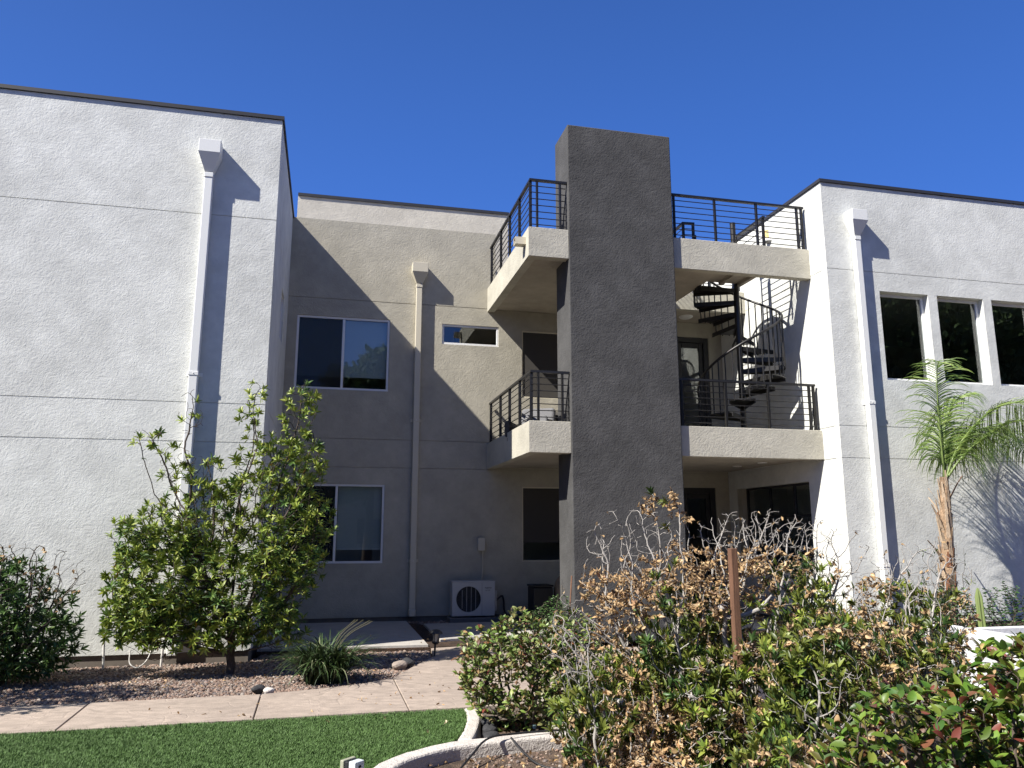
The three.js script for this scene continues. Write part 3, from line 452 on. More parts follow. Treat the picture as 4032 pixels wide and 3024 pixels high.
{ // path light
  const t = thing('path_light', 'black garden path light with domed cap at the gravel edge', 'path light', [1.585, -0.13, -11.67]); t.rotation.z = -0.06; t.rotation.x = -0.03;
  const k = paint(0.02, 0.02, 0.02, 0.5);
  mesh('stake', bar(V(0, -0.05, 0), V(0, 0.2, 0), 0.011, 8, 0.016), k, t); mesh('collar', new THREE.LatheGeometry([[0, 0.2], [0.03, 0.2], [0.055, 0.225], [0.055, 0.235], [0.02, 0.24], [0, 0.24]].map((p) => new THREE.Vector2(...p)), 16), k, t);
  mesh('lens', new THREE.CylinderGeometry(0.042, 0.034, 0.11, 16, 1).translate(0, 0.292, 0), paint(0.35, 0.33, 0.28, 0.2), t);
  for (let i = 0; i < 6; i++) { const a = i * 1.047; mesh('cage_bar', bar(V(Math.cos(a) * 0.045, 0.235, Math.sin(a) * 0.045), V(Math.cos(a) * 0.058, 0.352, Math.sin(a) * 0.058), 0.005, 5), k, t); }
  mesh('dome_cap', new THREE.LatheGeometry([[0.001, 0.41], [0.05, 0.402], [0.085, 0.378], [0.098, 0.352], [0.092, 0.346], [0.03, 0.352], [0.001, 0.354]].map((p) => new THREE.Vector2(...p)), 24), k, t);
}
{ // outlet box on a short post at the lawn corner
  const t = thing('outlet_post', 'white weatherproof outlet box on a short grey post at the lawn corner', 'outlet', [0.24, -0.13, -5.9], 0.75);
  mesh('post', rbox(-0.062, 0.062, 0, 0.235, -0.055, -0.02, 0.008, 2), paint(0.30, 0.30, 0.22, 0.8), t); mesh('gasket', rbox(-0.052, 0.052, 0.06, 0.228, -0.019, 0.012, 0.006, 1), paint(0.015, 0.015, 0.017, 0.7), t);
  mesh('cover', rbox(-0.046, 0.046, 0.07, 0.232, 0.013, 0.075, 0.008, 2), paint(0.62, 0.68, 0.69, 0.35), t); mesh('latch', rbox(-0.012, 0.012, 0.19, 0.205, 0.0755, 0.08, 0.002, 1), paint(0.02, 0.02, 0.02, 0.5), t);
}
// low white garden wall with earth behind it
{
  const t = thing('garden_wall', 'low white stucco garden wall beside the palm', 'wall');
  const m = stucco(0.76, 0.76, 0.77, 0.003);
  mesh('wall', box(7.0, 7.16, -0.36, 0.59, -7.8, -3.2), m, t); mesh('wall_return', box(7.161, 13, -0.36, 0.589, -7.8, -7.64), m, t);
  mesh('end_pier', rbox(6.83, 7.15, -0.36, 0.60, -8.1, -7.81, 0.03, 3), m, t);
  struct('raised_bed_ground', box(7.3, 14, -0.3, 0.12, -11.96, -7.81), M.earth, 'raised earth bed in front of the right wing', 'ground');
  const c = thing('wire_cage', 'white bent wire plant cage in front of the low garden wall', 'plant support', [6.3, 0.1, -7.7]), w = paint(0.25, 0.25, 0.30, 0.5);
  for (let i = 0; i < 9; i++) { const a = -0.6 + i * 0.33; mesh('wire', bar(V(Math.cos(a) * 0.3, -0.3, Math.sin(a) * 0.3), V(Math.cos(a) * 0.26, 0.52, Math.sin(a) * 0.26), 0.004, 4), w, c); }
  for (let k = 0; k < 6; k++) mesh('wire_ring', new THREE.TorusGeometry(0.29 - 0.006 * k, 0.004, 4, 24, 2.7).rotateX(Math.PI / 2).rotateY(2.2).translate(0, -0.1 + k * 0.115, 0), w, c);
}
// small things in the gravel
{
  const pvc = paint(0.62, 0.60, 0.56, 0.5);
  tag(mesh('pipe_stub', bar(V(-2.8, -0.14, -11.75), V(-2.83, 0.3, -11.77), 0.016, 8), pvc), 'thin white plastic pipe stub at the wall under the tree, taller one', 'pipe');
  tag(mesh('pipe_stub', bar(V(-2.1, -0.14, -11.8), V(-2.09, 0.2, -11.8), 0.016, 8), pvc), 'short plastic pipe stub at the wall beside the drip tube loop', 'pipe');
  tag(mesh('drip_tube', tubeAlong([V(-2.5, 0.1, -11.8), V(-2.48, -0.06, -11.75), V(-2.38, -0.11, -11.7), V(-2.28, -0.04, -11.72), V(-2.22, 0.14, -11.8)], 0.008, 6, 24), pvc), 'pale drip tube looping at the foot of the white wing', 'hose');
  const rock = (label, x, y, z, s, m, seed) => { const g = new THREE.IcosahedronGeometry(s, 2), p = g.attributes.position; const q = rng(seed), o = q() * 9; for (let i = 0; i < p.count; i++) { const a = 1 + 0.22 * Math.sin(p.getX(i) / s * 2.1 + o) * Math.cos(p.getZ(i) / s * 2.7 + o) + 0.12 * Math.sin(p.getY(i) / s * 4 + o); p.setXYZ(i, p.getX(i) * a, p.getY(i) * a * 0.72, p.getZ(i) * a); } g.computeVertexNormals(); g.translate(x, y, z); tag(mesh('rock', g, m), label, 'rock'); };
  const wr = paint(0.50, 0.46, 0.42, 0.95, { flatShading: true }), br = paint(0.03, 0.03, 0.032, 0.8, { flatShading: true }), tr = paint(0.28, 0.23, 0.19, 0.95, { flatShading: true });
  rock('pale rock at the path edge beside the tree trunk', -0.56, -0.09, -9.55, 0.06, wr, 1); rock('black rock next to the pale rock at the path edge', -0.68, -0.07, -9.6, 0.07, br, 2);
  rock('brown rock in the gravel near the path light', 1.0, -0.08, -10.85, 0.1, tr, 3); rock('black rock leaning on the brown rock near the path light', 1.12, -0.05, -10.95, 0.085, br, 4);
  rock('black rock at the kerb under the green shrub, upper one', 1.56, -0.1, -7.6, 0.085, br, 5); rock('black rock at the kerb under the green shrub, middle one', 1.53, -0.13, -7.42, 0.075, br, 6); rock('black rock at the kerb under the green shrub, lowest one', 1.50, -0.14, -7.25, 0.07, br, 7);
  const hose = paint(0.015, 0.015, 0.016, 0.6);
  tag(mesh('drip_hose', tubeAlong([V(0.95, -0.205, -6.2), V(1.2, -0.12, -6.6), V(1.4, -0.05, -6.85), V(1.7, -0.06, -7.0), V(2.2, -0.08, -7.1)], 0.009, 6, 30), hose), 'black drip hose arching over the curved kerb', 'hose');
  tag(mesh('drip_hose', tubeAlong([V(1.62, -0.08, -6.95), V(1.68, -0.15, -6.75), V(1.8, -0.205, -6.5), V(2.5, -0.205, -6.3)], 0.009, 6, 30), hose), 'black drip hose running down from the kerb onto the dirt', 'hose');
  const sp = thing('sprinkler_head', 'tiny sprinkler head behind the curved kerb under the green shrub', 'sprinkler', [1.92, -0.2, -7.3]); mesh('riser', bar(V(0, -0.12, 0), V(0, 0.1, 0), 0.012, 8), hose, sp); mesh('nozzle', new THREE.CylinderGeometry(0.02, 0.016, 0.03, 10).translate(0, 0.115, 0), paint(0.2, 0.3, 0.32, 0.5), sp);
}

// ---------------------------------------------------------------- plants
// leaves: a folded, curved blade; length 1 along +y, face towards +z
function leafGeo(width, fold, bend, twist = 0, wide = 0.45) {
  const rows = [0, 0.18, 0.42, 0.68, 0.88, 1], pos = [], idx = [];
  rows.forEach((t) => { const w = width * Math.pow(Math.sin(Math.PI * Math.pow(t, wide < 0.5 ? 0.85 : 1.25)), 0.8), a = bend * t, y = bend ? Math.sin(a) / bend : t, z = bend ? -(1 - Math.cos(a)) / bend : 0, tw = twist * t; const f = fold * w; const L = [-w * Math.cos(tw), y, z + f - w * Math.sin(tw)], Rr = [w * Math.cos(tw), y, z + f + w * Math.sin(tw)]; pos.push(...L, 0, y, z, ...Rr); });
  for (let i = 0; i < rows.length - 1; i++) for (let k = 0; k < 2; k++) { const a = i * 3 + k, b = a + 1, c = a + 3, d = a + 4; if (i === 0) idx.push(a, d, c, b, d, a); else idx.push(a, b, d, a, d, c); }
  const g = new THREE.BufferGeometry(); g.setAttribute('position', new THREE.Float32BufferAttribute(pos, 3)); g.setIndex(idx); g.computeVertexNormals(); return g;
}
const leafMat = (rough = 0.5, through = 0.3) => new THREE.MeshPhysicalMaterial({ color: 0xffffff, roughness: rough, specularIntensity: 0.6, transmission: through, thickness: 0, side: THREE.DoubleSide });
const LM = { glossy: leafMat(0.42, 0.3), dull: leafMat(0.7, 0.3), dry: leafMat(0.9, 0.25) };
const tinted = new Map();
function tintMat(base, c) { const q = [c.r, c.g, c.b].map((v) => Math.round(Math.sqrt(v) * 24) / 24), k = base + q.join(); if (!tinted.has(k)) { const m = LM[base].clone(); m.color.setRGB(...q.map((v) => v * v)); tinted.set(k, m); } return tinted.get(k); }
const camSee = (p) => { const q = p.clone().project(camera); return Math.abs(q.x) < 1.02 && Math.abs(q.y) < 1.02 && q.z < 1; };
camera.updateMatrixWorld(true); camera.updateProjectionMatrix();
// leaves of one plant: the ones that show largest are parts of their own, the rest one mass
function putLeaves(root, list, base, singles = 300, massName = 'foliage') {
  if (!list.length) return;
  root.updateMatrixWorld(true);
  const m = new THREE.Matrix4(), s = new THREE.Vector3(), q = new THREE.Quaternion(), p = new THREE.Vector3(), o = root.position;
  for (const l of list) { const w = p.copy(l.p).add(o); l.rank = camSee(w) ? l.s / w.distanceTo(camera.position) : 0; l.near = w.distanceTo(camera.position); }
  const order = [...list].sort((a, b) => b.rank - a.rank).slice(0, singles).filter((l) => l.rank > 0), set = new Set(order);
  for (const l of order) { const k = mesh('leaf', l.g, tintMat(base, l.c), root); k.position.copy(l.p); k.quaternion.copy(l.q); k.scale.setScalar(l.s); }
  const byGeo = new Map(); for (const l of list) if (!set.has(l)) { if (!byGeo.has(l.g)) byGeo.set(l.g, []); byGeo.get(l.g).push(l); }
  for (const [g, ls] of byGeo) { const im = new THREE.InstancedMesh(g, LM[base], ls.length); im.name = massName; im.userData.kind = 'stuff'; im.castShadow = im.receiveShadow = true; ls.forEach((l, i) => { im.setMatrixAt(i, m.compose(l.p, l.q, s.setScalar(l.s))); im.setColorAt(i, l.c); }); root.add(im); }
}
function aim(dir, up, roll) { // quaternion: +y along dir, +z towards up
  const y = dir.clone().normalize(), x = y.clone().cross(up); if (x.lengthSq() < 1e-4) x.set(1, 0, 0); x.normalize(); const z = x.clone().cross(y); const q = new THREE.Quaternion().setFromRotationMatrix(new THREE.Matrix4().makeBasis(x, y, z)); return q.multiply(new THREE.Quaternion().setFromAxisAngle(V(0, 1, 0), roll));
}
// branching by space colonisation towards points spread through the crown
function grow(roots, points, o) {
  const { step = 0.06, reach = 0.6, kill = 0.09, iters = 160, wobble = 0.3, r } = o;
  const nodes = [], att = points.map((p) => ({ p, d: Infinity, n: -1 }));
  const add = (p, parent) => { const k = nodes.length; nodes.push({ p, parent, kids: 0 }); if (parent >= 0) nodes[parent].kids++; for (const a of att) if (!a.dead) { const d = a.p.distanceToSquared(p); if (d < a.d) { a.d = d; a.n = k; if (d < kill * kill) a.dead = true; } } return k; };
  for (const path of roots) { let last = -1; for (const p of path) last = add(p, last); }
  for (let it = 0; it < iters; it++) {
    const pull = new Map(); let any = false;
    for (const a of att) if (!a.dead && (a.d < reach * reach || it < 4)) { const d = a.p.clone().sub(nodes[a.n].p).normalize(); if (pull.has(a.n)) pull.get(a.n).add(d); else pull.set(a.n, d); any = true; }
    if (!any) { let best = null; for (const a of att) if (!a.dead && (!best || a.d < best.d)) best = a; if (!best) break; pull.set(best.n, best.p.clone().sub(nodes[best.n].p).normalize()); }
    let grew = 0;
    for (const [n, d] of pull) { const par = nodes[n].parent; if (par >= 0) d.normalize().addScaledVector(nodes[n].p.clone().sub(nodes[par].p).normalize(), 0.45); d.normalize().add(V(r() - 0.5, r() - 0.5, r() - 0.5).multiplyScalar(wobble)).normalize(); if (nodes[n].kids > 4) continue; add(nodes[n].p.clone().addScaledVector(d, step), n); grew++; }
    if (!grew) break;
  }
  return nodes;
}
function thicken(nodes, tip, power, max) { for (const n of nodes) n.w = n.kids ? 0 : Math.pow(tip, power); for (let i = nodes.length - 1; i >= 0; i--) { const n = nodes[i]; if (n.parent >= 0) nodes[n.parent].w += n.w; n.rad = Math.min(max, Math.pow(n.w, 1 / power)); } }
function sweep(pts, rad, sides) {
  const pos = [], nor = [], idx = [], uv = []; let u = V(1, 0, 0.2), len = 0;
  pts.forEach((p, i) => { const t = pts[Math.min(i + 1, pts.length - 1)].clone().sub(pts[Math.max(i - 1, 0)]).normalize(); u.sub(t.clone().multiplyScalar(u.dot(t))); if (u.lengthSq() < 1e-5) u.set(0, 0, 1).sub(t.clone().multiplyScalar(t.z)); u.normalize(); const v = t.clone().cross(u); if (i) len += p.distanceTo(pts[i - 1]); for (let k = 0; k <= sides; k++) { const a = (k / sides) * 6.2832, n = u.clone().multiplyScalar(Math.cos(a)).addScaledVector(v, Math.sin(a)); pos.push(p.x + n.x * rad[i], p.y + n.y * rad[i], p.z + n.z * rad[i]); nor.push(n.x, n.y, n.z); uv.push(k / sides, len * 4); } });
  for (let i = 0; i + 1 < pts.length; i++) for (let k = 0; k < sides; k++) { const a = i * (sides + 1) + k, b = a + sides + 1; idx.push(a, a + 1, b, b, a + 1, b + 1); }
  const g = new THREE.BufferGeometry(); g.setAttribute('position', new THREE.Float32BufferAttribute(pos, 3)); g.setAttribute('normal', new THREE.Float32BufferAttribute(nor, 3)); g.setAttribute('uv', new THREE.Float32BufferAttribute(uv, 2)); g.setIndex(idx); return g;
}
function branches(root, nodes, mat, limb = 0.012, name = 'branch') {
  const heir = nodes.map(() => -1); nodes.forEach((n, i) => { if (n.parent >= 0 && (heir[n.parent] < 0 || nodes[heir[n.parent]].w < n.w)) heir[n.parent] = i; });
  const thin = []; let first = true;
  nodes.forEach((n, i) => { if (n.parent >= 0 && heir[n.parent] === i) return; const pts = [], rad = []; if (n.parent >= 0) { pts.push(nodes[n.parent].p); rad.push(Math.min(nodes[n.parent].rad, n.rad * 1.25)); } for (let k = i; k >= 0; k = heir[k]) { pts.push(nodes[k].p); rad.push(nodes[k].rad); } if (pts.length < 2) return; if (n.rad > limb) mesh(n.parent < 0 ? 'trunk' : name, sweep(pts, rad, 8), mat, root); else thin.push(sweep(pts, rad, 4)); });
  if (thin.length) mesh('twigs', mergeGeometries(thin), mat, root).userData.kind = 'stuff';
}
const barkTex = makeTex(256, (u, v) => 0.6 + 0.4 * (0.6 * vnoise(L32, 32, u * 32, v * 8) + 0.4 * vnoise(L64, 64, u * 64, v * 32)), true);
const bark = (r, g, b) => new THREE.MeshStandardMaterial({ color: new THREE.Color().setRGB(r, g, b), roughness: 0.95, map: barkTex, bumpMap: barkTex, bumpScale: 0.004 });
function inEllipsoids(list, r, times = 2) { const out = []; for (const [cx, cy, cz, rx, ry, rz, n, shell = 0] of list) for (let i = 0; i < n * times;) { const x = r() * 2 - 1, y = r() * 2 - 1, z = r() * 2 - 1, d = x * x + y * y + z * z; if (d > 1 || d < shell) continue; out.push(V(cx + x * rx, cy + y * ry, cz + z * rz)); i++; } return out; }
const col = (a) => new THREE.Color().setRGB(...a);
function shade(list, r, spread = 0.35) { const c = list[Math.floor(r() * list.length)], k = 1 - spread / 2 + spread * r(); return col(c.map((v) => v * k)); }
// rosettes at the twig ends
function whorl(list, p, dir, n, L, r, geos, colours, open = 1.0) { const a0 = r() * 6.28, u = V(dir.z, 0.2, -dir.x).cross(dir).normalize(), v = dir.clone().cross(u); for (let i = 0; i < n; i++) { const a = a0 + i * 2.4, tilt = open * (0.35 + 0.75 * (i / n)) , d = dir.clone().multiplyScalar(Math.cos(tilt)).addScaledVector(u, Math.sin(tilt) * Math.cos(a)).addScaledVector(v, Math.sin(tilt) * Math.sin(a)); list.push({ g: geos[Math.floor(r() * geos.length)], p: p.clone().addScaledVector(d, 0.004).addScaledVector(dir, -0.03 * (i / n)), q: aim(d, dir, (r() - 0.5) * 0.9), s: L * (0.7 + 0.5 * r()), c: shade(colours, r) }); } }
const nodeDir = (nodes, n) => (n.parent >= 0 ? n.p.clone().sub(nodes[n.parent].p).normalize() : V(0, 1, 0));

// --- the leafy tree by the left wing
const GREENS = { lime: [[0.29, 0.36, 0.055], [0.21, 0.28, 0.045], [0.34, 0.38, 0.075], [0.15, 0.22, 0.04]], deep: [[0.06, 0.12, 0.03], [0.08, 0.15, 0.035], [0.10, 0.17, 0.05], [0.045, 0.09, 0.025]], mid: [[0.10, 0.18, 0.04], [0.14, 0.23, 0.05], [0.07, 0.14, 0.035]] };
{
  const r = rng(301), at = [-1.13, -0.14, -11.02], root = thing('garden_tree', 'leafy green garden tree with bare upper twigs in front of the left wing corner', 'tree', at);
  const E = [[-0.4, 1.95, 0.05, 0.55, 0.55, 0.4, 120], [-1.05, 0.75, 0.15, 0.5, 0.4, 0.4, 90], [-0.6, 0.55, 0.15, 0.75, 0.38, 0.4, 90], [0.45, 0.6, 0.15, 0.5, 0.35, 0.35, 60], [-0.85, 1.15, 0.05, 0.72, 0.75, 0.55, 230, 0.15], [-1.0, 1.75, 0.05, 0.55, 0.45, 0.5, 80, 0.1], [0.1, 1.05, 0.1, 0.75, 0.8, 0.55, 200, 0.15], [0.65, 1.6, 0.15, 0.5, 0.8, 0.45, 130, 0.1], [0.05, 2.2, 0.05, 0.75, 0.6, 0.4, 110], [0.6, 2.7, 0.15, 0.5, 0.5, 0.35, 80], [0.1, 3.35, 0, 0.22, 0.55, 0.2, 16], [0.7, 3.45, 0.1, 0.25, 0.4, 0.2, 20], [0.85, 2.1, 0.2, 0.3, 0.5, 0.3, 30], [1.05, 1.95, 0.2, 0.2, 0.3, 0.2, 10]];
  const bare = [[-0.75, 2.65, 0.05, 0.45, 0.3, 0.25, 26], [-1.2, 3.0, 0.05, 0.25, 0.16, 0.15, 7], [-0.72, 3.35, 0, 0.2, 0.35, 0.12, 12], [-0.7, 2.1, 0, 0.5, 0.3, 0.3, 26], [0.0, 1.9, 0, 0.5, 0.3, 0.4, 40]];
  const nodes = grow([[V(0, 0, 0), V(0.01, 0.12, 0), V(-0.01, 0.25, 0.01), V(0, 0.38, 0)]], [...inEllipsoids(E, r, 2.7), ...inEllipsoids(bare, r, 4)], { r, step: 0.05, reach: 0.55, kill: 0.044, iters: 190, wobble: 0.3 });
  thicken(nodes, 0.003, 2.4, 0.055); branches(root, nodes, bark(0.13, 0.10, 0.08), 0.011);
  const geos = [leafGeo(0.14, 0.35, 0.5, 0, 0.3), leafGeo(0.13, 0.5, 0.9, 0.2, 0.3), leafGeo(0.15, 0.25, 0.25, -0.2, 0.3)], list = [];
  for (const n of nodes) {
    const bareSpot = bare.some(([x, y, z, a, b, c]) => ((n.p.x - x) / a) ** 2 + ((n.p.y - y) / b) ** 2 + ((n.p.z - z) / c) ** 2 < 1.2), low = n.p.y < 1.9;
    if (n.kids === 0 && n.p.y > 0.35) { if (bareSpot && r() < 0.6) continue; const d = nodeDir(nodes, n).add(V(0, 0.45, 0)).normalize(); whorl(list, n.p, d, 8 + Math.floor(r() * 5), low ? 0.098 : 0.094, r, geos, r() < 0.85 ? GREENS.lime : GREENS.mid); if (r() < 0.05) list.push({ g: geos[1], p: n.p.clone(), q: aim(V(r() - 0.5, -1, r() - 0.5), V(1, 0, 0), r()), s: 0.1, c: col([0.42, 0.24, 0.04]) }); }
    else if (n.rad < 0.009 && !bareSpot && n.p.y > 0.5 && r() < (low ? 0.8 : 0.3)) for (let k = 0; k < (low ? 4 : 2); k++) { const a = r() * 6.28, d = V(Math.cos(a), -0.1 + r() * 0.5, Math.sin(a)).normalize(); list.push({ g: geos[Math.floor(r() * 3)], p: n.p.clone(), q: aim(d, V(0, 1, 0), (r() - 0.5) * 1.4), s: 0.07 + 0.035 * r(), c: shade(r() < 0.3 ? GREENS.lime : r() < 0.6 ? GREENS.mid : GREENS.deep, r) }); }
  }
  putLeaves(root, list, 'glossy', 300);
}
// --- dark shrub at the left edge
function shrub({ name = 'garden_shrub', label, cat = 'shrub', at, E, bare = [], stems, leaf, seed, tip = 0.003, kill = 0.055, step = 0.045, reach = 0.6, barkC = [0.16, 0.13, 0.1], limb = 0.01, singles = 300, wobble = 0.4, power = 2.4, maxR = 0.04, base = 'glossy', times = 2.4 }) {
  const r = rng(seed), root = thing(name, label, cat, at);
  const nodes = grow(stems, [...inEllipsoids(E, r, times), ...inEllipsoids(bare, r, 1.4)], { r, step, reach, kill, iters: 170, wobble });
  thicken(nodes, tip, power, maxR); branches(root, nodes, bark(...barkC), limb);
  const list = [], isBare = (p) => bare.some(([x, y, z, a, b, c]) => ((p.x - x) / a) ** 2 + ((p.y - y) / b) ** 2 + ((p.z - z) / c) ** 2 < 1.15);
  nodes.forEach((n, i) => leaf(n, i, nodes, list, r, isBare(n.p)));
  const split = new Map(); for (const l of list) { const k = l.base ?? base; if (!split.has(k)) split.set(k, []); split.get(k).push(l); }
  const total = list.length; for (const [k, ls] of split) putLeaves(root, ls, k, Math.round((singles * ls.length) / total), k === 'dry' ? 'dry_foliage' : 'foliage');
  return root;
}
const fanStems = (n, spread, h, seed) => { const r = rng(seed); return Array.from({ length: n }, (_, i) => { const a = (i / n) * 6.28 + r(), x = Math.cos(a) * spread, z = Math.sin(a) * spread; return [V(x * 0.2, 0, z * 0.2), V(x * 0.5, h * 0.4, z * 0.5), V(x, h, z)]; }); };
const LG = { oval: [leafGeo(0.25, 0.3, 0.35, 0, 0.45), leafGeo(0.27, 0.45, 0.6, 0.25, 0.45), leafGeo(0.23, 0.2, 0.1, -0.2, 0.45)], long: [leafGeo(0.13, 0.4, 0.4, 0, 0.3), leafGeo(0.15, 0.3, 0.8, 0.2, 0.3)], dry: [leafGeo(0.2, 0.9, 1.6, 1.0, 0.45), leafGeo(0.16, 1.3, 2.2, -1.2, 0.45), leafGeo(0.24, 0.7, -1.4, 0.8, 0.45)] };
const DRY = [[0.48, 0.32, 0.16], [0.37, 0.235, 0.11], [0.57, 0.42, 0.24], [0.21, 0.135, 0.075]];
shrub({ label: 'dark green shrub with bare twigs at the left edge against the white wing', at: [-3.75, -0.14, -10.85], seed: 411, times: 4.5, stems: fanStems(5, 0.2, 0.35, 3),
  E: [[-0.1, 0.75, 0, 0.95, 0.75, 0.6, 330, 0.2], [-0.25, 1.3, 0, 0.65, 0.45, 0.45, 90], [0.35, 0.45, 0.1, 0.6, 0.4, 0.4, 110]], bare: [[0.55, 1.25, 0.1, 0.4, 0.4, 0.3, 80], [0.0, 1.6, 0, 0.5, 0.15, 0.3, 26]],
  leaf(n, i, nodes, list, r, bare) { if (n.kids === 0 && !bare) whorl(list, n.p, nodeDir(nodes, n).add(V(0, 0.4, 0)).normalize(), 8, 0.10, r, LG.long, r() < 0.35 ? GREENS.mid : GREENS.deep); else if (n.kids === 0 && r() < 0.3) for (let k = 0; k < 3; k++) list.push({ g: LG.dry[k], p: n.p.clone(), q: aim(V(r() - 0.5, -0.6, r() - 0.5), V(0, 0, 1), r() * 6), s: 0.06, c: shade(DRY, r), base: 'dry' }); else if (n.rad < 0.008 && !bare && r() < 0.5) for (let k = 0; k < 2; k++) list.push({ g: LG.long[k], p: n.p.clone(), q: aim(V(r() - 0.5, 0.3 * r(), r() - 0.5), V(0, 1, 0), r()), s: 0.1, c: shade(GREENS.deep, r) }); } });
shrub({ label: 'tall dense dark shrub standing over the gravel beyond the left edge', at: [-5.6, -0.14, -9.75], seed: 412, singles: 0, times: 3, kill: 0.10, step: 0.08, stems: fanStems(4, 0.3, 0.4, 9), E: [[0.3, 1.95, 0.85, 1.2, 1.45, 0.7, 330, 0.2], [-0.2, 1.2, 0.2, 0.8, 0.9, 0.6, 120, 0.2]],
  leaf(n, i, nodes, list, r) { if (n.kids === 0) whorl(list, n.p, nodeDir(nodes, n).add(V(0, 0.4, 0)).normalize(), 8, 0.12, r, LG.long, GREENS.deep); else if (n.rad < 0.01) list.push({ g: LG.long[0], p: n.p.clone(), q: aim(V(r() - 0.5, 0.3 * r(), r() - 0.5), V(0, 1, 0), r()), s: 0.12, c: shade(GREENS.deep, r) }); } });
// --- strap-leaved clump by the path
{
  const r = rng(55), root = thing('strap_leaf_clump', 'dark green clump of long arching strap leaves at the path edge', 'plant', [0.05, -0.14, -10.12]), mats = [[0.03, 0.055, 0.014], [0.02, 0.04, 0.01], [0.045, 0.08, 0.02], [0.17, 0.19, 0.10]].map((c) => paint(...c, 0.5));
  const one = (L, a, lift, w, mat, k) => { const pos = [], idx = [], n = 9; let x = (r() - 0.5) * 0.42, z = (r() - 0.5) * 0.3, y = 0, el = lift; const dx = Math.cos(a), dz = Math.sin(a); for (let i = 0; i <= n; i++) { const t = i / n, ww = w * Math.sin(Math.PI * Math.min(1, 0.25 + 0.75 * t)) * (t > 0.97 ? 0.1 : 1); pos.push(x - dz * ww, y + ww * 0.5, z + dx * ww, x, y, z, x + dz * ww, y + ww * 0.5, z - dx * ww); const st = L / n; x += dx * Math.cos(el) * st; z += dz * Math.cos(el) * st; y = Math.max(0.012, y + Math.sin(el) * st); el -= (0.10 + 0.2 * t) * (0.9 + 0.7 * k); } for (let i = 0; i < n; i++) for (const s of [0, 1]) { const p = i * 3 + s; idx.push(p, p + 1, p + 4, p, p + 4, p + 3); } const g = new THREE.BufferGeometry(); g.setAttribute('position', new THREE.Float32BufferAttribute(pos, 3)); g.setIndex(idx); g.computeVertexNormals(); return mesh('leaf', g, mat, root); };
  for (let i = 0; i < 420; i++) one(0.52 + 0.38 * r(), r() * 6.283, 0.95 + 0.6 * r(), 0.0085 + 0.005 * r(), mats[r() < 0.08 ? 3 : Math.floor(r() * 3)], r());
  for (let i = 0; i < 5; i++) { const a = -0.2 + r() * 1.2, b = V((r() - 0.5) * 0.1, 0.1, (r() - 0.5) * 0.1); mesh('flower_stalk', tubeAlong([b, V(Math.cos(a) * 0.25, 0.55, -Math.sin(a) * 0.15), V(Math.cos(a) * 0.55, 0.72, -Math.sin(a) * 0.25)], 0.003, 4, 12), paint(0.13, 0.12, 0.06, 0.8), root); }
}
// --- green shrub with ovate leaves by the kerb
const OVAL = [[0.09, 0.165, 0.02], [0.14, 0.22, 0.03], [0.055, 0.11, 0.018], [0.18, 0.24, 0.035], [0.12, 0.11, 0.025]], RED = [[0.18, 0.05, 0.035], [0.16, 0.075, 0.04], [0.25, 0.11, 0.05]];
const PLAIN = [[0.17, 0.25, 0.05], [0.22, 0.30, 0.08], [0.12, 0.19, 0.045], [0.27, 0.31, 0.10], [0.19, 0.17, 0.06]];
const ovalLeaf = (size, redShare, dens, dryShare = 0, tones = OVAL) => (n, i, nodes, list, r) => {
  if (n.p.y < 0.14 || n.rad > 0.008) return; const tipN = n.kids === 0, k = tipN ? 5 : r() < dens ? 2 : 0;
  for (let j = 0; j < k; j++) { const a = r() * 6.28, d = nodeDir(nodes, n).multiplyScalar(0.8).add(V(Math.cos(a), 0.25 + 0.4 * r(), Math.sin(a))).normalize(); const dry = r() < dryShare; list.push({ g: dry ? LG.dry[Math.floor(r() * 3)] : LG.oval[Math.floor(r() * 3)], p: n.p.clone(), q: aim(d, V(0, 1, 0.2), (r() - 0.5) * 1.6), s: size * (0.7 + 0.6 * r()), c: dry ? shade(DRY, r) : shade(r() < redShare ? RED : tones, r, 0.5), base: dry ? 'dry' : 'glossy' }); }
};
shrub({ label: 'rounded green shrub with glossy oval leaves beside the kerb and path', at: [1.95, -0.3, -7.6], seed: 421, stems: fanStems(7, 0.25, 0.3, 5), kill: 0.042, step: 0.036, reach: 0.5, tip: 0.0025,
  E: [[-0.12, 0.62, 0.05, 0.56, 0.52, 0.42, 460, 0.2], [-0.1, 0.95, 0, 0.3, 0.28, 0.25, 50], [-0.55, 0.75, 0.1, 0.2, 0.35, 0.25, 50], [0.4, 0.75, 0.05, 0.42, 0.46, 0.4, 240, 0.2]], leaf: ovalLeaf(0.06, 0.07, 0.8, 0.10, PLAIN) });
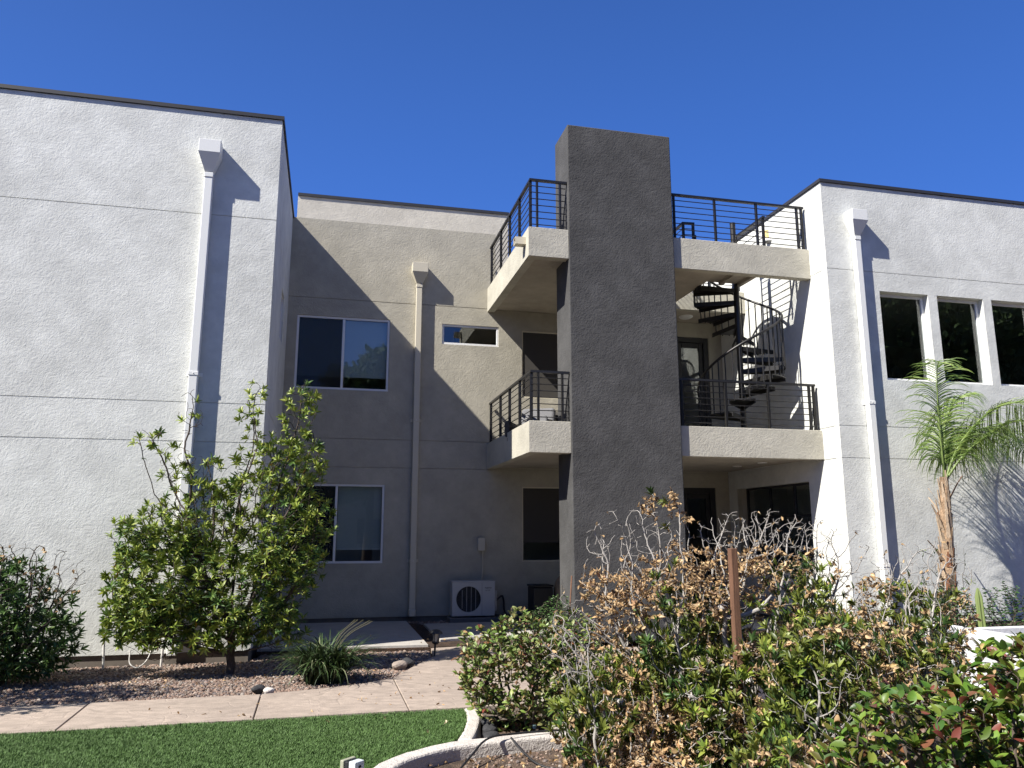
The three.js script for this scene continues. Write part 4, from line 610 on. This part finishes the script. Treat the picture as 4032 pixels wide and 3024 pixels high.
// --- the big dying shrub: pale bare wood, dried leaves, green lower down
const OLIVE = [[0.18, 0.21, 0.04], [0.13, 0.165, 0.03], [0.23, 0.26, 0.05], [0.09, 0.12, 0.025]];
const dyingLeaf = (green, dryTop) => (n, i, nodes, list, r, bare) => {
  if (n.p.y < 0.1) return; const end = n.kids === 0, any = () => V(r() - 0.5, r() - 0.5, r() - 0.5);
  const dry = (s, d) => list.push({ g: LG.dry[Math.floor(r() * 3)], p: n.p.clone().addScaledVector(any(), 0.03), q: aim(d, V(0, 1, 0.1), r() * 6), s, c: shade(DRY, r, 0.5), base: 'dry' });
  if (bare) { if (end && r() < 0.14) dry(0.05, any()); return; }
  const patch = 0.5 * Math.sin(n.p.x * 5.1 + n.p.z * 3) + 0.5 * Math.sin(n.p.y * 4.3 - n.p.x * 2.2) + (n.p.y - 1.15) * dryTop, dead = patch > green + (r() - 0.5) * 1.6;
  if (end) { if (dead) for (let k = 0; k < 10; k++) { const a = r() * 6.28; dry(0.036 + 0.03 * r(), V(Math.cos(a), -0.6 + 0.9 * r(), Math.sin(a))); } else whorl(list, n.p, nodeDir(nodes, n).add(V(0, 0.9, 0)).normalize(), 11, 0.078, r, LG.long, r() < 0.65 ? OLIVE : r() < 0.6 ? GREENS.lime : GREENS.deep, 0.75); }
  else if (n.rad < 0.008 && r() < 0.8) { if (dead) for (let k = 0; k < 3; k++) dry(0.042, any()); else for (let k = 0; k < 3; k++) list.push({ g: LG.long[k % 2], p: n.p.clone(), q: aim(V(r() - 0.5, 0.5 + r(), r() - 0.5), V(r() - 0.5, 0, 1), r()), s: 0.065 + 0.025 * r(), c: shade(r() < 0.4 ? GREENS.deep : OLIVE, r) }); }
};
const PALE = [0.62, 0.58, 0.53];
shrub({ label: 'large half dead shrub with pale bare branches and dried orange leaves before the tower', at: [3.1, -0.36, -6.15], seed: 431, stems: fanStems(7, 0.35, 0.45, 7), kill: 0.048, step: 0.042, reach: 0.6, tip: 0.0024, times: 3, barkC: PALE, limb: 0.011, wobble: 0.34,
  E: [[-0.35, 1.35, 0, 0.65, 0.65, 0.5, 300, 0.2], [0.55, 1.38, 0, 0.75, 0.65, 0.5, 360, 0.2], [-0.1, 0.7, 0.1, 0.9, 0.5, 0.5, 220, 0.1], [0.05, 0.72, 0.58, 0.65, 0.5, 0.2, 150], [-0.35, 2.1, -0.05, 0.3, 0.28, 0.2, 34], [-0.85, 1.6, 0, 0.25, 0.35, 0.25, 36], [1.2, 1.4, 0, 0.4, 0.5, 0.35, 120], [1.15, 1.95, 0, 0.12, 0.22, 0.12, 10], [1.2, 0.9, -0.1, 0.5, 0.5, 0.4, 140]],
  bare: [[0.6, 2.0, 0, 0.7, 0.22, 0.25, 420], [-0.65, 1.95, 0, 0.45, 0.3, 0.25, 110], [-1.15, 1.2, 0, 0.3, 0.35, 0.25, 110], [1.4, 1.65, 0, 0.35, 0.45, 0.25, 60]], leaf: dyingLeaf(0.0, 1.3) });
shrub({ label: 'low tangled shrub of dried orange leaves spilling over the sunken bed', at: [2.25, -0.36, -6.0], seed: 432, stems: fanStems(6, 0.3, 0.25, 8), kill: 0.045, step: 0.04, reach: 0.5, tip: 0.0022, times: 3, barkC: PALE, wobble: 0.4,
  E: [[-0.05, 0.6, 0, 0.5, 0.5, 0.45, 300, 0.1], [0.5, 0.45, 0.25, 0.55, 0.4, 0.4, 260, 0.1], [-0.3, 0.95, 0, 0.22, 0.3, 0.2, 40], [0.1, 0.25, 0.5, 0.5, 0.25, 0.3, 110]], bare: [[-0.35, 1.1, 0, 0.3, 0.3, 0.25, 20], [0.9, 0.5, 0.5, 0.4, 0.3, 0.3, 40]], leaf: dyingLeaf(-0.35, 0.6) });
shrub({ label: 'drooping half dead shrub with white branches next to the glossy hedge', at: [3.75, -0.36, -5.3], seed: 433, stems: fanStems(6, 0.35, 0.4, 12), kill: 0.045, step: 0.04, reach: 0.55, tip: 0.0023, times: 3, barkC: PALE, wobble: 0.4,
  E: [[0.05, 0.95, 0, 0.75, 0.5, 0.5, 360, 0.15], [-0.5, 0.5, 0.2, 0.4, 0.4, 0.4, 120], [0.75, 1.05, -0.2, 0.4, 0.4, 0.4, 110], [1.05, 1.3, -0.5, 0.55, 0.5, 0.35, 170]], bare: [[1.25, 1.75, -0.5, 0.45, 0.22, 0.3, 110], [-0.35, 0.75, 0.5, 0.35, 0.4, 0.2, 60], [0.5, 1.55, -0.1, 0.5, 0.22, 0.3, 50]], leaf: dyingLeaf(-0.05, 1.0) });
// --- glossy red-tipped hedge close by on the right
shrub({ name: 'hedge_plant', label: 'glossy hedge with large red tipped green leaves close in front', cat: 'hedge', at: [3.4, -0.40, -3.4], seed: 441, times: 3.2, stems: fanStems(9, 0.6, 0.5, 4), kill: 0.048, step: 0.042, reach: 0.6, tip: 0.003, barkC: [0.17, 0.13, 0.10], limb: 0.012,
  E: [[0.2, 0.9, 0.05, 0.85, 0.66, 0.5, 620, 0.2], [-0.65, 0.78, 0.0, 0.5, 0.55, 0.4, 260, 0.15], [0.75, 1.0, -0.35, 0.5, 0.6, 0.4, 220, 0.2]], leaf: ovalLeaf(0.064, 0.10, 1.0, 0.04) });
shrub({ name: 'hedge_plant', label: 'dried tan leafed hedge plant at the near end of the glossy hedge', cat: 'hedge', at: [2.35, -0.36, -3.9], seed: 442, stems: fanStems(6, 0.3, 0.35, 14), kill: 0.045, step: 0.04, reach: 0.5, tip: 0.003, barkC: [0.26, 0.22, 0.18],
  E: [[0.1, 0.55, 0, 0.45, 0.42, 0.35, 340, 0.1]], leaf: dyingLeaf(-0.5, 0.5) });
// --- small shrub at the tower foot, stakes
shrub({ label: 'small green rose bush at the foot of the charcoal tower', at: [3.5, -0.12, -11.95], seed: 451, stems: fanStems(5, 0.15, 0.2, 6), kill: 0.042, step: 0.036, reach: 0.4, tip: 0.0025, singles: 60, E: [[-0.05, 0.42, 0, 0.42, 0.34, 0.3, 260, 0.15], [0.05, 0.7, 0, 0.22, 0.16, 0.2, 40]],
  leaf(n, i, nodes, list, r) { if (n.p.y < 0.1) return; for (let k = 0; k < 3; k++) { const a = r() * 6.28; list.push({ g: LG.oval[k], p: n.p.clone(), q: aim(V(Math.cos(a), 0.3, Math.sin(a)), V(0, 1, 0), r()), s: 0.038, c: shade([[0.06, 0.14, 0.03], [0.10, 0.19, 0.05], [0.05, 0.10, 0.03]], r) }); } } });
tag(mesh('plant_stake', bar(V(3.66, -0.1, -11.9), V(3.775, 0.99, -12.0), 0.013, 8), bark(0.30, 0.16, 0.10)), 'thin reddish wooden stake in the rose bush by the tower', 'stake');
tag(mesh('plant_stake', bar(V(3.58, -0.1, -12.0), V(3.612, 0.85, -12.0), 0.009, 8), bark(0.2, 0.18, 0.15)), 'thin grey stake in the rose bush, shorter one', 'stake');
{ const t = thing('wooden_post', 'square brown wooden post standing in the half dead shrub', 'post', [3.13, -0.36, -5.72]); mesh('post', rbox(-0.028, 0.028, 0, 1.89, -0.03, 0.03, 0.004, 1), bark(0.26, 0.13, 0.075), t); }
{ // old cut limbs in the shrub
  const m = bark(0.58, 0.54, 0.49), t = thing('dead_stump', 'gnarled grey cut limbs of the half dead shrub beside the wooden post', 'stump', [3.12, -0.36, -5.85]);
  mesh('trunk', sweep([V(0.2, 0, -0.05), V(0.17, 0.5, -0.06), V(0.08, 0.9, -0.05), V(-0.03, 1.2, 0.0), V(-0.02, 1.42, 0.04)], [0.03, 0.028, 0.024, 0.02, 0.016], 10), m, t);
  mesh('limb', sweep([V(-0.02, 1.35, 0.03), V(0.1, 1.37, 0.08), V(0.24, 1.42, 0.1), V(0.36, 1.52, 0.08)], [0.02, 0.02, 0.017, 0.008], 10), m, t);
  mesh('limb', sweep([V(0.06, 0.95, -0.04), V(-0.12, 1.02, 0.16), V(-0.28, 0.98, 0.2), V(-0.4, 1.03, 0.2)], [0.02, 0.018, 0.015, 0.008], 10), m, t);
  mesh('cut_end', new THREE.IcosahedronGeometry(0.034, 1).scale(1.3, 0.9, 1).translate(-0.06, 1.43, 0.05), m, t);
}
// --- growth behind the low wall, vine, cacti
for (const [x, z, s, seed, lab] of [[9.85, -11.0, 0.55, 461, 'dark green small leaved shrub behind the low wall next to the palm trunk'], [10.75, -10.9, 0.6, 462, 'dark green small leaved shrub behind the low wall, at the right edge'], [10.3, -9.6, 0.4, 463, 'low green shrub between the columnar cacti and the right edge']])
  shrub({ label: lab, at: [x, 0.1, z], seed, stems: fanStems(5, 0.15, 0.1, seed), kill: 0.07, step: 0.05, reach: 0.4, tip: 0.0025, singles: 40, E: [[0, 0.3 * s + 0.05, 0, s, 0.32, 0.4, 220, 0.1], [0, 0.55, 0, s * 0.7, 0.22, 0.3, 40]],
    leaf(n, i, nodes, list, r) { for (let k = 0; k < 3; k++) { const a = r() * 6.28; list.push({ g: LG.oval[k], p: n.p.clone(), q: aim(V(Math.cos(a), 0.4, Math.sin(a)), V(0, 1, 0), r()), s: 0.05, c: shade([[0.05, 0.12, 0.03], [0.09, 0.18, 0.05], [0.035, 0.08, 0.022]], r) }); } } });
shrub({ name: 'climbing_vine', label: 'sparse green vine climbing round the palm trunk', cat: 'vine', at: [9.75, 0.1, -10.95], seed: 465, stems: [[V(0, 0, 0), V(-0.1, 0.4, 0), V(-0.12, 0.8, 0.05)], [V(0.1, 0, 0), V(0.3, 0.5, 0), V(0.32, 0.9, 0)]], kill: 0.09, step: 0.06, reach: 0.5, tip: 0.002, singles: 60, E: [[-0.3, 0.9, 0, 0.22, 0.5, 0.15, 26], [0.42, 0.9, 0, 0.12, 0.5, 0.15, 22]],
  leaf(n, i, nodes, list, r) { if (r() < 0.5) list.push({ g: LG.oval[0], p: n.p.clone(), q: aim(V(r() - 0.5, 0.3, r() - 0.5), V(0, 0, 1), r()), s: 0.06, c: shade(GREENS.mid, r) }); } });
for (const [x, z, h, rad, lab] of [[9.45, -10.0, 0.74, 0.045, 'tall thin green column cactus behind the low wall'], [9.255, -10.0, 0.38, 0.04, 'short green column cactus left of the tall one'], [9.85, -10.0, 0.13, 0.05, 'stubby green cactus to the right of the tall one']]) {
  const pts = []; for (let i = 0; i <= 6; i++) { const t = i / 6, q = Math.min(1, (1 - t) * 5 + 0.12); pts.push(new THREE.Vector2(rad * Math.sqrt(q), h * t)); } pts.push(new THREE.Vector2(0.0005, h + 0.01));
  const g = new THREE.LatheGeometry(pts, 40), p = g.attributes.position; for (let i = 0; i < p.count; i++) { const a = Math.atan2(p.getZ(i), p.getX(i)), k = 1 + 0.22 * Math.cos(a * 5); p.setXYZ(i, p.getX(i) * k - p.getY(i) * 0.02, p.getY(i), p.getZ(i) * k); } g.computeVertexNormals();
  tag(mesh('column_cactus', g.translate(x, 0.1, z), paint(0.17, 0.22, 0.07, 0.7)), lab, 'cactus');
}
// --- palm
{
  const r = rng(88), base = V(9.9, 0.1, -11.15), root = thing('palm_tree', 'slim young palm with shaggy tan trunk in front of the right wing', 'palm tree', base.toArray());
  const top = V(0.205, 2.47, 0), tp = []; for (let i = 0; i <= 14; i++) { const t = i / 14; tp.push(V(top.x * t + 0.02 * Math.sin(t * 5), top.y * t, 0)); }
  mesh('trunk', sweep(tp, tp.map((_, i) => 0.12 - 0.055 * (i / 14) + (i % 2) * 0.004), 14), bark(0.5, 0.34, 0.21), root);
  const boot = new THREE.MeshStandardMaterial({ color: new THREE.Color().setRGB(0.72, 0.55, 0.38), roughness: 0.9, map: barkTex, bumpMap: barkTex, bumpScale: 0.006 }), bootD = bark(0.36, 0.16, 0.08);
  for (let i = 0; i < 62; i++) { const t = i / 62, a = i * 2.4 + r() * 0.4, y = 0.02 + t * 2.25, rad = 0.117 - 0.052 * t, cx = top.x * (y / 2.47), L = 0.22 + 0.22 * r(), out = r() < 0.16 ? 0.3 + 0.3 * r() : 0.02 + 0.06 * r(), w = 0.045 - 0.015 * t; const d = V(Math.cos(a), 0, Math.sin(a)), s = V(-d.z, 0, d.x); const P = (k, q, o) => [cx + d.x * (rad + o) + s.x * q, y + k * L, d.z * (rad + o) + s.z * q]; const A = P(0, -w, 0.004), B = P(0, w, 0.004), C = P(0.6, -w * 0.6, out * L * 0.7 + 0.01), D = P(0.6, w * 0.6, out * L * 0.7 + 0.01), E = P(1, -w * 0.35, out * L * 1.4 + 0.012), F = P(1, w * 0.35, out * L * 1.4 + 0.012), in1 = P(0, 0, -0.012), in2 = P(1, 0, out * L * 1.4 - 0.004); const g = new THREE.BufferGeometry(); g.setAttribute('position', new THREE.Float32BufferAttribute([A, B, D, A, D, C, C, D, F, C, F, E, A, C, in1, C, E, in2, A, in1, in2, C, in2, in1, B, in1, D, D, in2, F, D, in1, in2, E, F, in2].flat(), 3)); g.computeVertexNormals(); g.setAttribute('uv', new THREE.Float32BufferAttribute(new Float32Array(72).map((_, k) => (k % 5) / 5), 2)); mesh('leaf_base', g, r() < 0.2 ? bootD : boot, root); }
  const fib = []; for (let i = 0; i < 90; i++) { const y = 0.2 + r() * 2.2, a = r() * 6.28, rad = 0.155 - 0.03 * y, b = V(top.x * y / 2.47 + Math.cos(a) * rad, y, Math.sin(a) * rad); fib.push(sweep([b, b.clone().add(V(Math.cos(a + 1) * 0.04, 0.02 * r(), Math.sin(a + 1) * 0.04)), b.clone().add(V(Math.cos(a + 1.5) * 0.07, -0.04 * r(), Math.sin(a + 1.5) * 0.07))], [0.0025, 0.002, 0.001], 3)); } mesh('fibre', mergeGeometries(fib), bark(0.33, 0.2, 0.1), root).userData.kind = 'stuff';
  const green = [[0.17, 0.26, 0.06], [0.12, 0.19, 0.045], [0.24, 0.32, 0.08]].map((c) => { const m = leafMat(0.45, 0.3); m.color.setRGB(...c); return m; });
  function frond(pts, len, droop, n, start = 0.16) {
    const f = new THREE.Group(); f.name = 'frond'; root.add(f); const curve = new THREE.CatmullRomCurve3(pts), N = 24, cp = curve.getSpacedPoints(N); mesh('rachis', sweep(cp, cp.map((_, i) => 0.019 * (1 - i / N) + 0.004), 7), paint(0.16, 0.22, 0.06, 0.5), f);
    const bins = [[], [], []];
    for (let i = 0; i < n; i++) { const t = start + (1 - start) * (i / n), p = curve.getPointAt(t), tan = curve.getTangentAt(t), side0 = tan.clone().cross(V(0, 1, 0)); if (side0.lengthSq() < 0.02) side0.copy(tan.clone().cross(V(0, 0, 1))); side0.normalize(); const upv = side0.clone().cross(tan).normalize();
      for (const s of [-1, 1]) { const L = len * (0.55 + 0.75 * Math.sin(Math.PI * Math.min(1, 0.15 + t * 0.85))) * (0.8 + 0.35 * r()), out = side0.clone().multiplyScalar(s).addScaledVector(upv, (r() - 0.35) * 0.9).addScaledVector(tan, 0.5 + 0.3 * r()).normalize(), pos = [], idx = [], w = 0.0088; let q = p.clone(), d = out.clone(); const K = 6; for (let k = 0; k <= K; k++) { const ww = w * (k === K ? 0.1 : 1 - 0.6 * (k / K) ** 2), cr = d.clone().cross(V(0.3 * s, 0.2, 1)).normalize().multiplyScalar(ww); pos.push(q.x - cr.x, q.y - cr.y, q.z - cr.z, q.x + cr.x, q.y + cr.y, q.z + cr.z); q = q.clone().addScaledVector(d, L / K); d.y -= droop * (0.16 + 0.05 * k) * (0.7 + 0.6 * r()); d.normalize(); } for (let k = 0; k < K; k++) { const a = k * 2; idx.push(a, a + 1, a + 3, a, a + 3, a + 2); } const g = new THREE.BufferGeometry(); g.setAttribute('position', new THREE.Float32BufferAttribute(pos, 3)); g.setIndex(idx); g.computeVertexNormals(); bins[Math.floor(r() * 3)].push(g); } }
    bins.forEach((b, k) => { if (b.length) mesh('leaflets', mergeGeometries(b), green[k], f).userData.kind = 'stuff'; });
  }
  const o = (x, y, z) => V(x - 9.9, y - 0.1, z + 11.15), T = o(10.1, 2.5, -11.15);
  frond([T, o(10.07, 3.0, -11.12), o(10.06, 3.6, -11.1), o(10.05, 4.1, -11.05), o(10.0, 4.42, -10.95), o(9.92, 4.5, -10.8)], 0.60, 0.9, 60, 0.12);
  frond([T, o(10.3, 2.95, -11.1), o(10.55, 3.3, -11.05), o(10.95, 3.65, -11.0), o(11.4, 3.85, -10.95), o(11.95, 3.85, -10.9), o(12.5, 3.6, -10.85)], 0.70, 2.6, 130, 0.10);
  frond([T, o(10.35, 2.9, -11.2), o(10.7, 3.2, -11.3), o(11.2, 3.45, -11.4), o(11.8, 3.4, -11.5), o(12.3, 3.1, -11.55)], 0.66, 2.6, 110, 0.12);
  frond([T, o(10.25, 3.0, -11.25), o(10.45, 3.5, -11.4), o(10.8, 3.95, -11.5), o(11.3, 4.15, -11.6)], 0.55, 1.9, 70, 0.2);
  frond([T, o(10.35, 2.9, -11.0), o(10.75, 3.25, -10.85), o(11.25, 3.5, -10.75), o(11.8, 3.45, -10.65), o(12.3, 3.2, -10.6)], 0.66, 2.6, 110, 0.14);
  mesh('spear_leaf', sweep([T, o(10.14, 3.1, -11.15), o(10.15, 3.8, -11.16), o(10.13, 4.3, -11.16)], [0.02, 0.015, 0.009, 0.002], 6), green[0], root);
}
// --- fallen leaves on the lawn
{
  const list = [[533, 2820, 'by the lawn edge'], [295, 3008, 0], [1345, 2842, 0], [1535, 2844, 0], [1405, 2823, 0]], spots = [[-1.55, -6.55, 'tan fallen leaf curled on the lawn, larger one in the middle'], [-2.3, -6.3, 'small tan fallen leaf on the lawn near the left corner'], [0.62, -7.9, 'small fallen leaf on the lawn near the path joint'], [1.17, -7.75, 'pale torn fallen leaf on the lawn next to the kerb'], [0.1, -7.95, 'tiny fallen leaf on the lawn close to the path'], [0.95, -7.3, 'brown fallen leaf on the lawn beside the curved kerb']], r = rng(9);
  spots.forEach(([x, z, lab], i) => { const m = mesh('fallen_leaf', LG.dry[i % 3], tintMat('dry', col(i === 3 ? [0.62, 0.5, 0.34] : DRY[i % 3]))); m.position.set(x, -0.085, z); m.rotation.set(1.4, r() * 6, r()); m.scale.setScalar(i === 0 ? 0.075 : i === 3 ? 0.09 : 0.045); tag(m, lab, 'leaf', 'fallen leaves on the lawn'); });
}
{ // dry leaf litter under the plants
  const r = rng(404), holder = tag(new THREE.Group(), 'scattered dry leaf litter under the tree and the shrubs', 'leaf litter', null, 'stuff'); holder.name = 'leaf_litter'; scene.add(holder);
  const spots = []; const add = (n, x, z, rx, rz, y) => { for (let i = 0; i < n; i++) { const a = r() * 6.28, d = Math.sqrt(r()); spots.push([x + Math.cos(a) * d * rx, y, z + Math.sin(a) * d * rz]); } };
  add(170, -0.9, -10.7, 1.7, 0.9, -0.108); add(40, -3.4, -10.6, 0.8, 0.7, -0.108); add(46, 1.4, -9.6, 1.6, 1.2, -0.088); add(30, 0.2, -8.8, 2.6, 0.5, -0.088); add(320, 2.0, -6.6, 1.5, 0.6, -0.195); add(25, 1.5, -13.4, 1.4, 0.8, -0.035);
  LG.dry.forEach((g, k) => { const mine = spots.filter((_, i) => i % 3 === k), im = new THREE.InstancedMesh(g, LM.dry, mine.length), m = new THREE.Matrix4(), q = new THREE.Quaternion(); im.name = 'dry_leaves'; im.userData.kind = 'stuff'; im.castShadow = im.receiveShadow = true; mine.forEach(([x, y, z], i) => { const s = 0.025 + 0.035 * r(); im.setMatrixAt(i, m.compose(V(x, y, z), q.setFromEuler(new THREE.Euler(1.2 + r() * 0.7, r() * 6, r())), V(s, s, s))); im.setColorAt(i, shade(DRY, r, 0.6)); }); holder.add(im); });
}
// --- across the garden, behind the camera: what the windows mirror
{
  const b = thing('opposite_building', 'beige apartment block across the garden, mirrored in the windows', 'building');
  mesh('wall', box(-26, 16, -0.3, 7.6, 17, 24), M.beige, b); mesh('parapet_cap', box(-26.1, 16.1, 7.6, 7.7, 16.9, 24.1), M.cap, b);
  for (let i = 0; i < 9; i++) for (const y of [1.0, 4.5]) mesh('window', box(-24 + i * 4.3, -22.2 + i * 4.3, y, y + 1.5, 16.96, 16.99), M.darkFrame, b);
  const r = rng(700), crowns = [[2.2, 12.5, 13.5, 3.2, 'tall leafy tree across the garden, mirrored in the upper middle window'], [25, 14, 20, 6.5, 'very tall dark tree across the garden, mirrored in the right wing windows'], [32, 13, 21, 7, 'broad dark tree across the garden behind the right end'], [40, 15, 20, 7, 'far dark tree across the garden at the right'], [-9, 13, 7, 3, 'round tree across the garden at the left'], [14, 15, 9.5, 3.6, 'leafy tree across the garden beside the beige block']];
  for (const [x, z, h, w, lab] of crowns) {
    const t = thing('shade_tree', lab, 'tree', [x, -0.36, z]); mesh('trunk', sweep([V(0, 0, 0), V(0.1, h * 0.3, 0), V(0, h * 0.6, 0.1), V(0, h * 0.9, 0)], [0.3, 0.22, 0.14, 0.03], 8), bark(0.12, 0.09, 0.07), t);
    const n = 16000, im = new THREE.InstancedMesh(leafGeo(0.3, 0.4, 0.6), LM.dull, n), m = new THREE.Matrix4(), q = new THREE.Quaternion(), c = []; for (let k = 0; k < 22; k++) { const a = r() * 6.28, d = Math.sqrt(r()) * 0.62; c.push(V(Math.cos(a) * d * w, h * (0.35 + 0.52 * r()), Math.sin(a) * d * w)); } im.name = 'crown'; im.userData.kind = 'stuff';
    for (let i = 0; i < n; i++) { const k = c[i % 22], d = V(r() - 0.5, r() - 0.5, r() - 0.5).normalize(), rad = w * 0.42 * Math.cbrt(r()); im.setMatrixAt(i, m.compose(k.clone().addScaledVector(d, rad), q.setFromEuler(new THREE.Euler(r() * 6, r() * 6, r() * 6)), V(1, 1, 1).multiplyScalar(0.28 + 0.25 * r()))); im.setColorAt(i, shade(GREENS.deep, r)); } t.add(im);
  }
}

scene.updateMatrixWorld(true);
renderer.render(scene, camera);
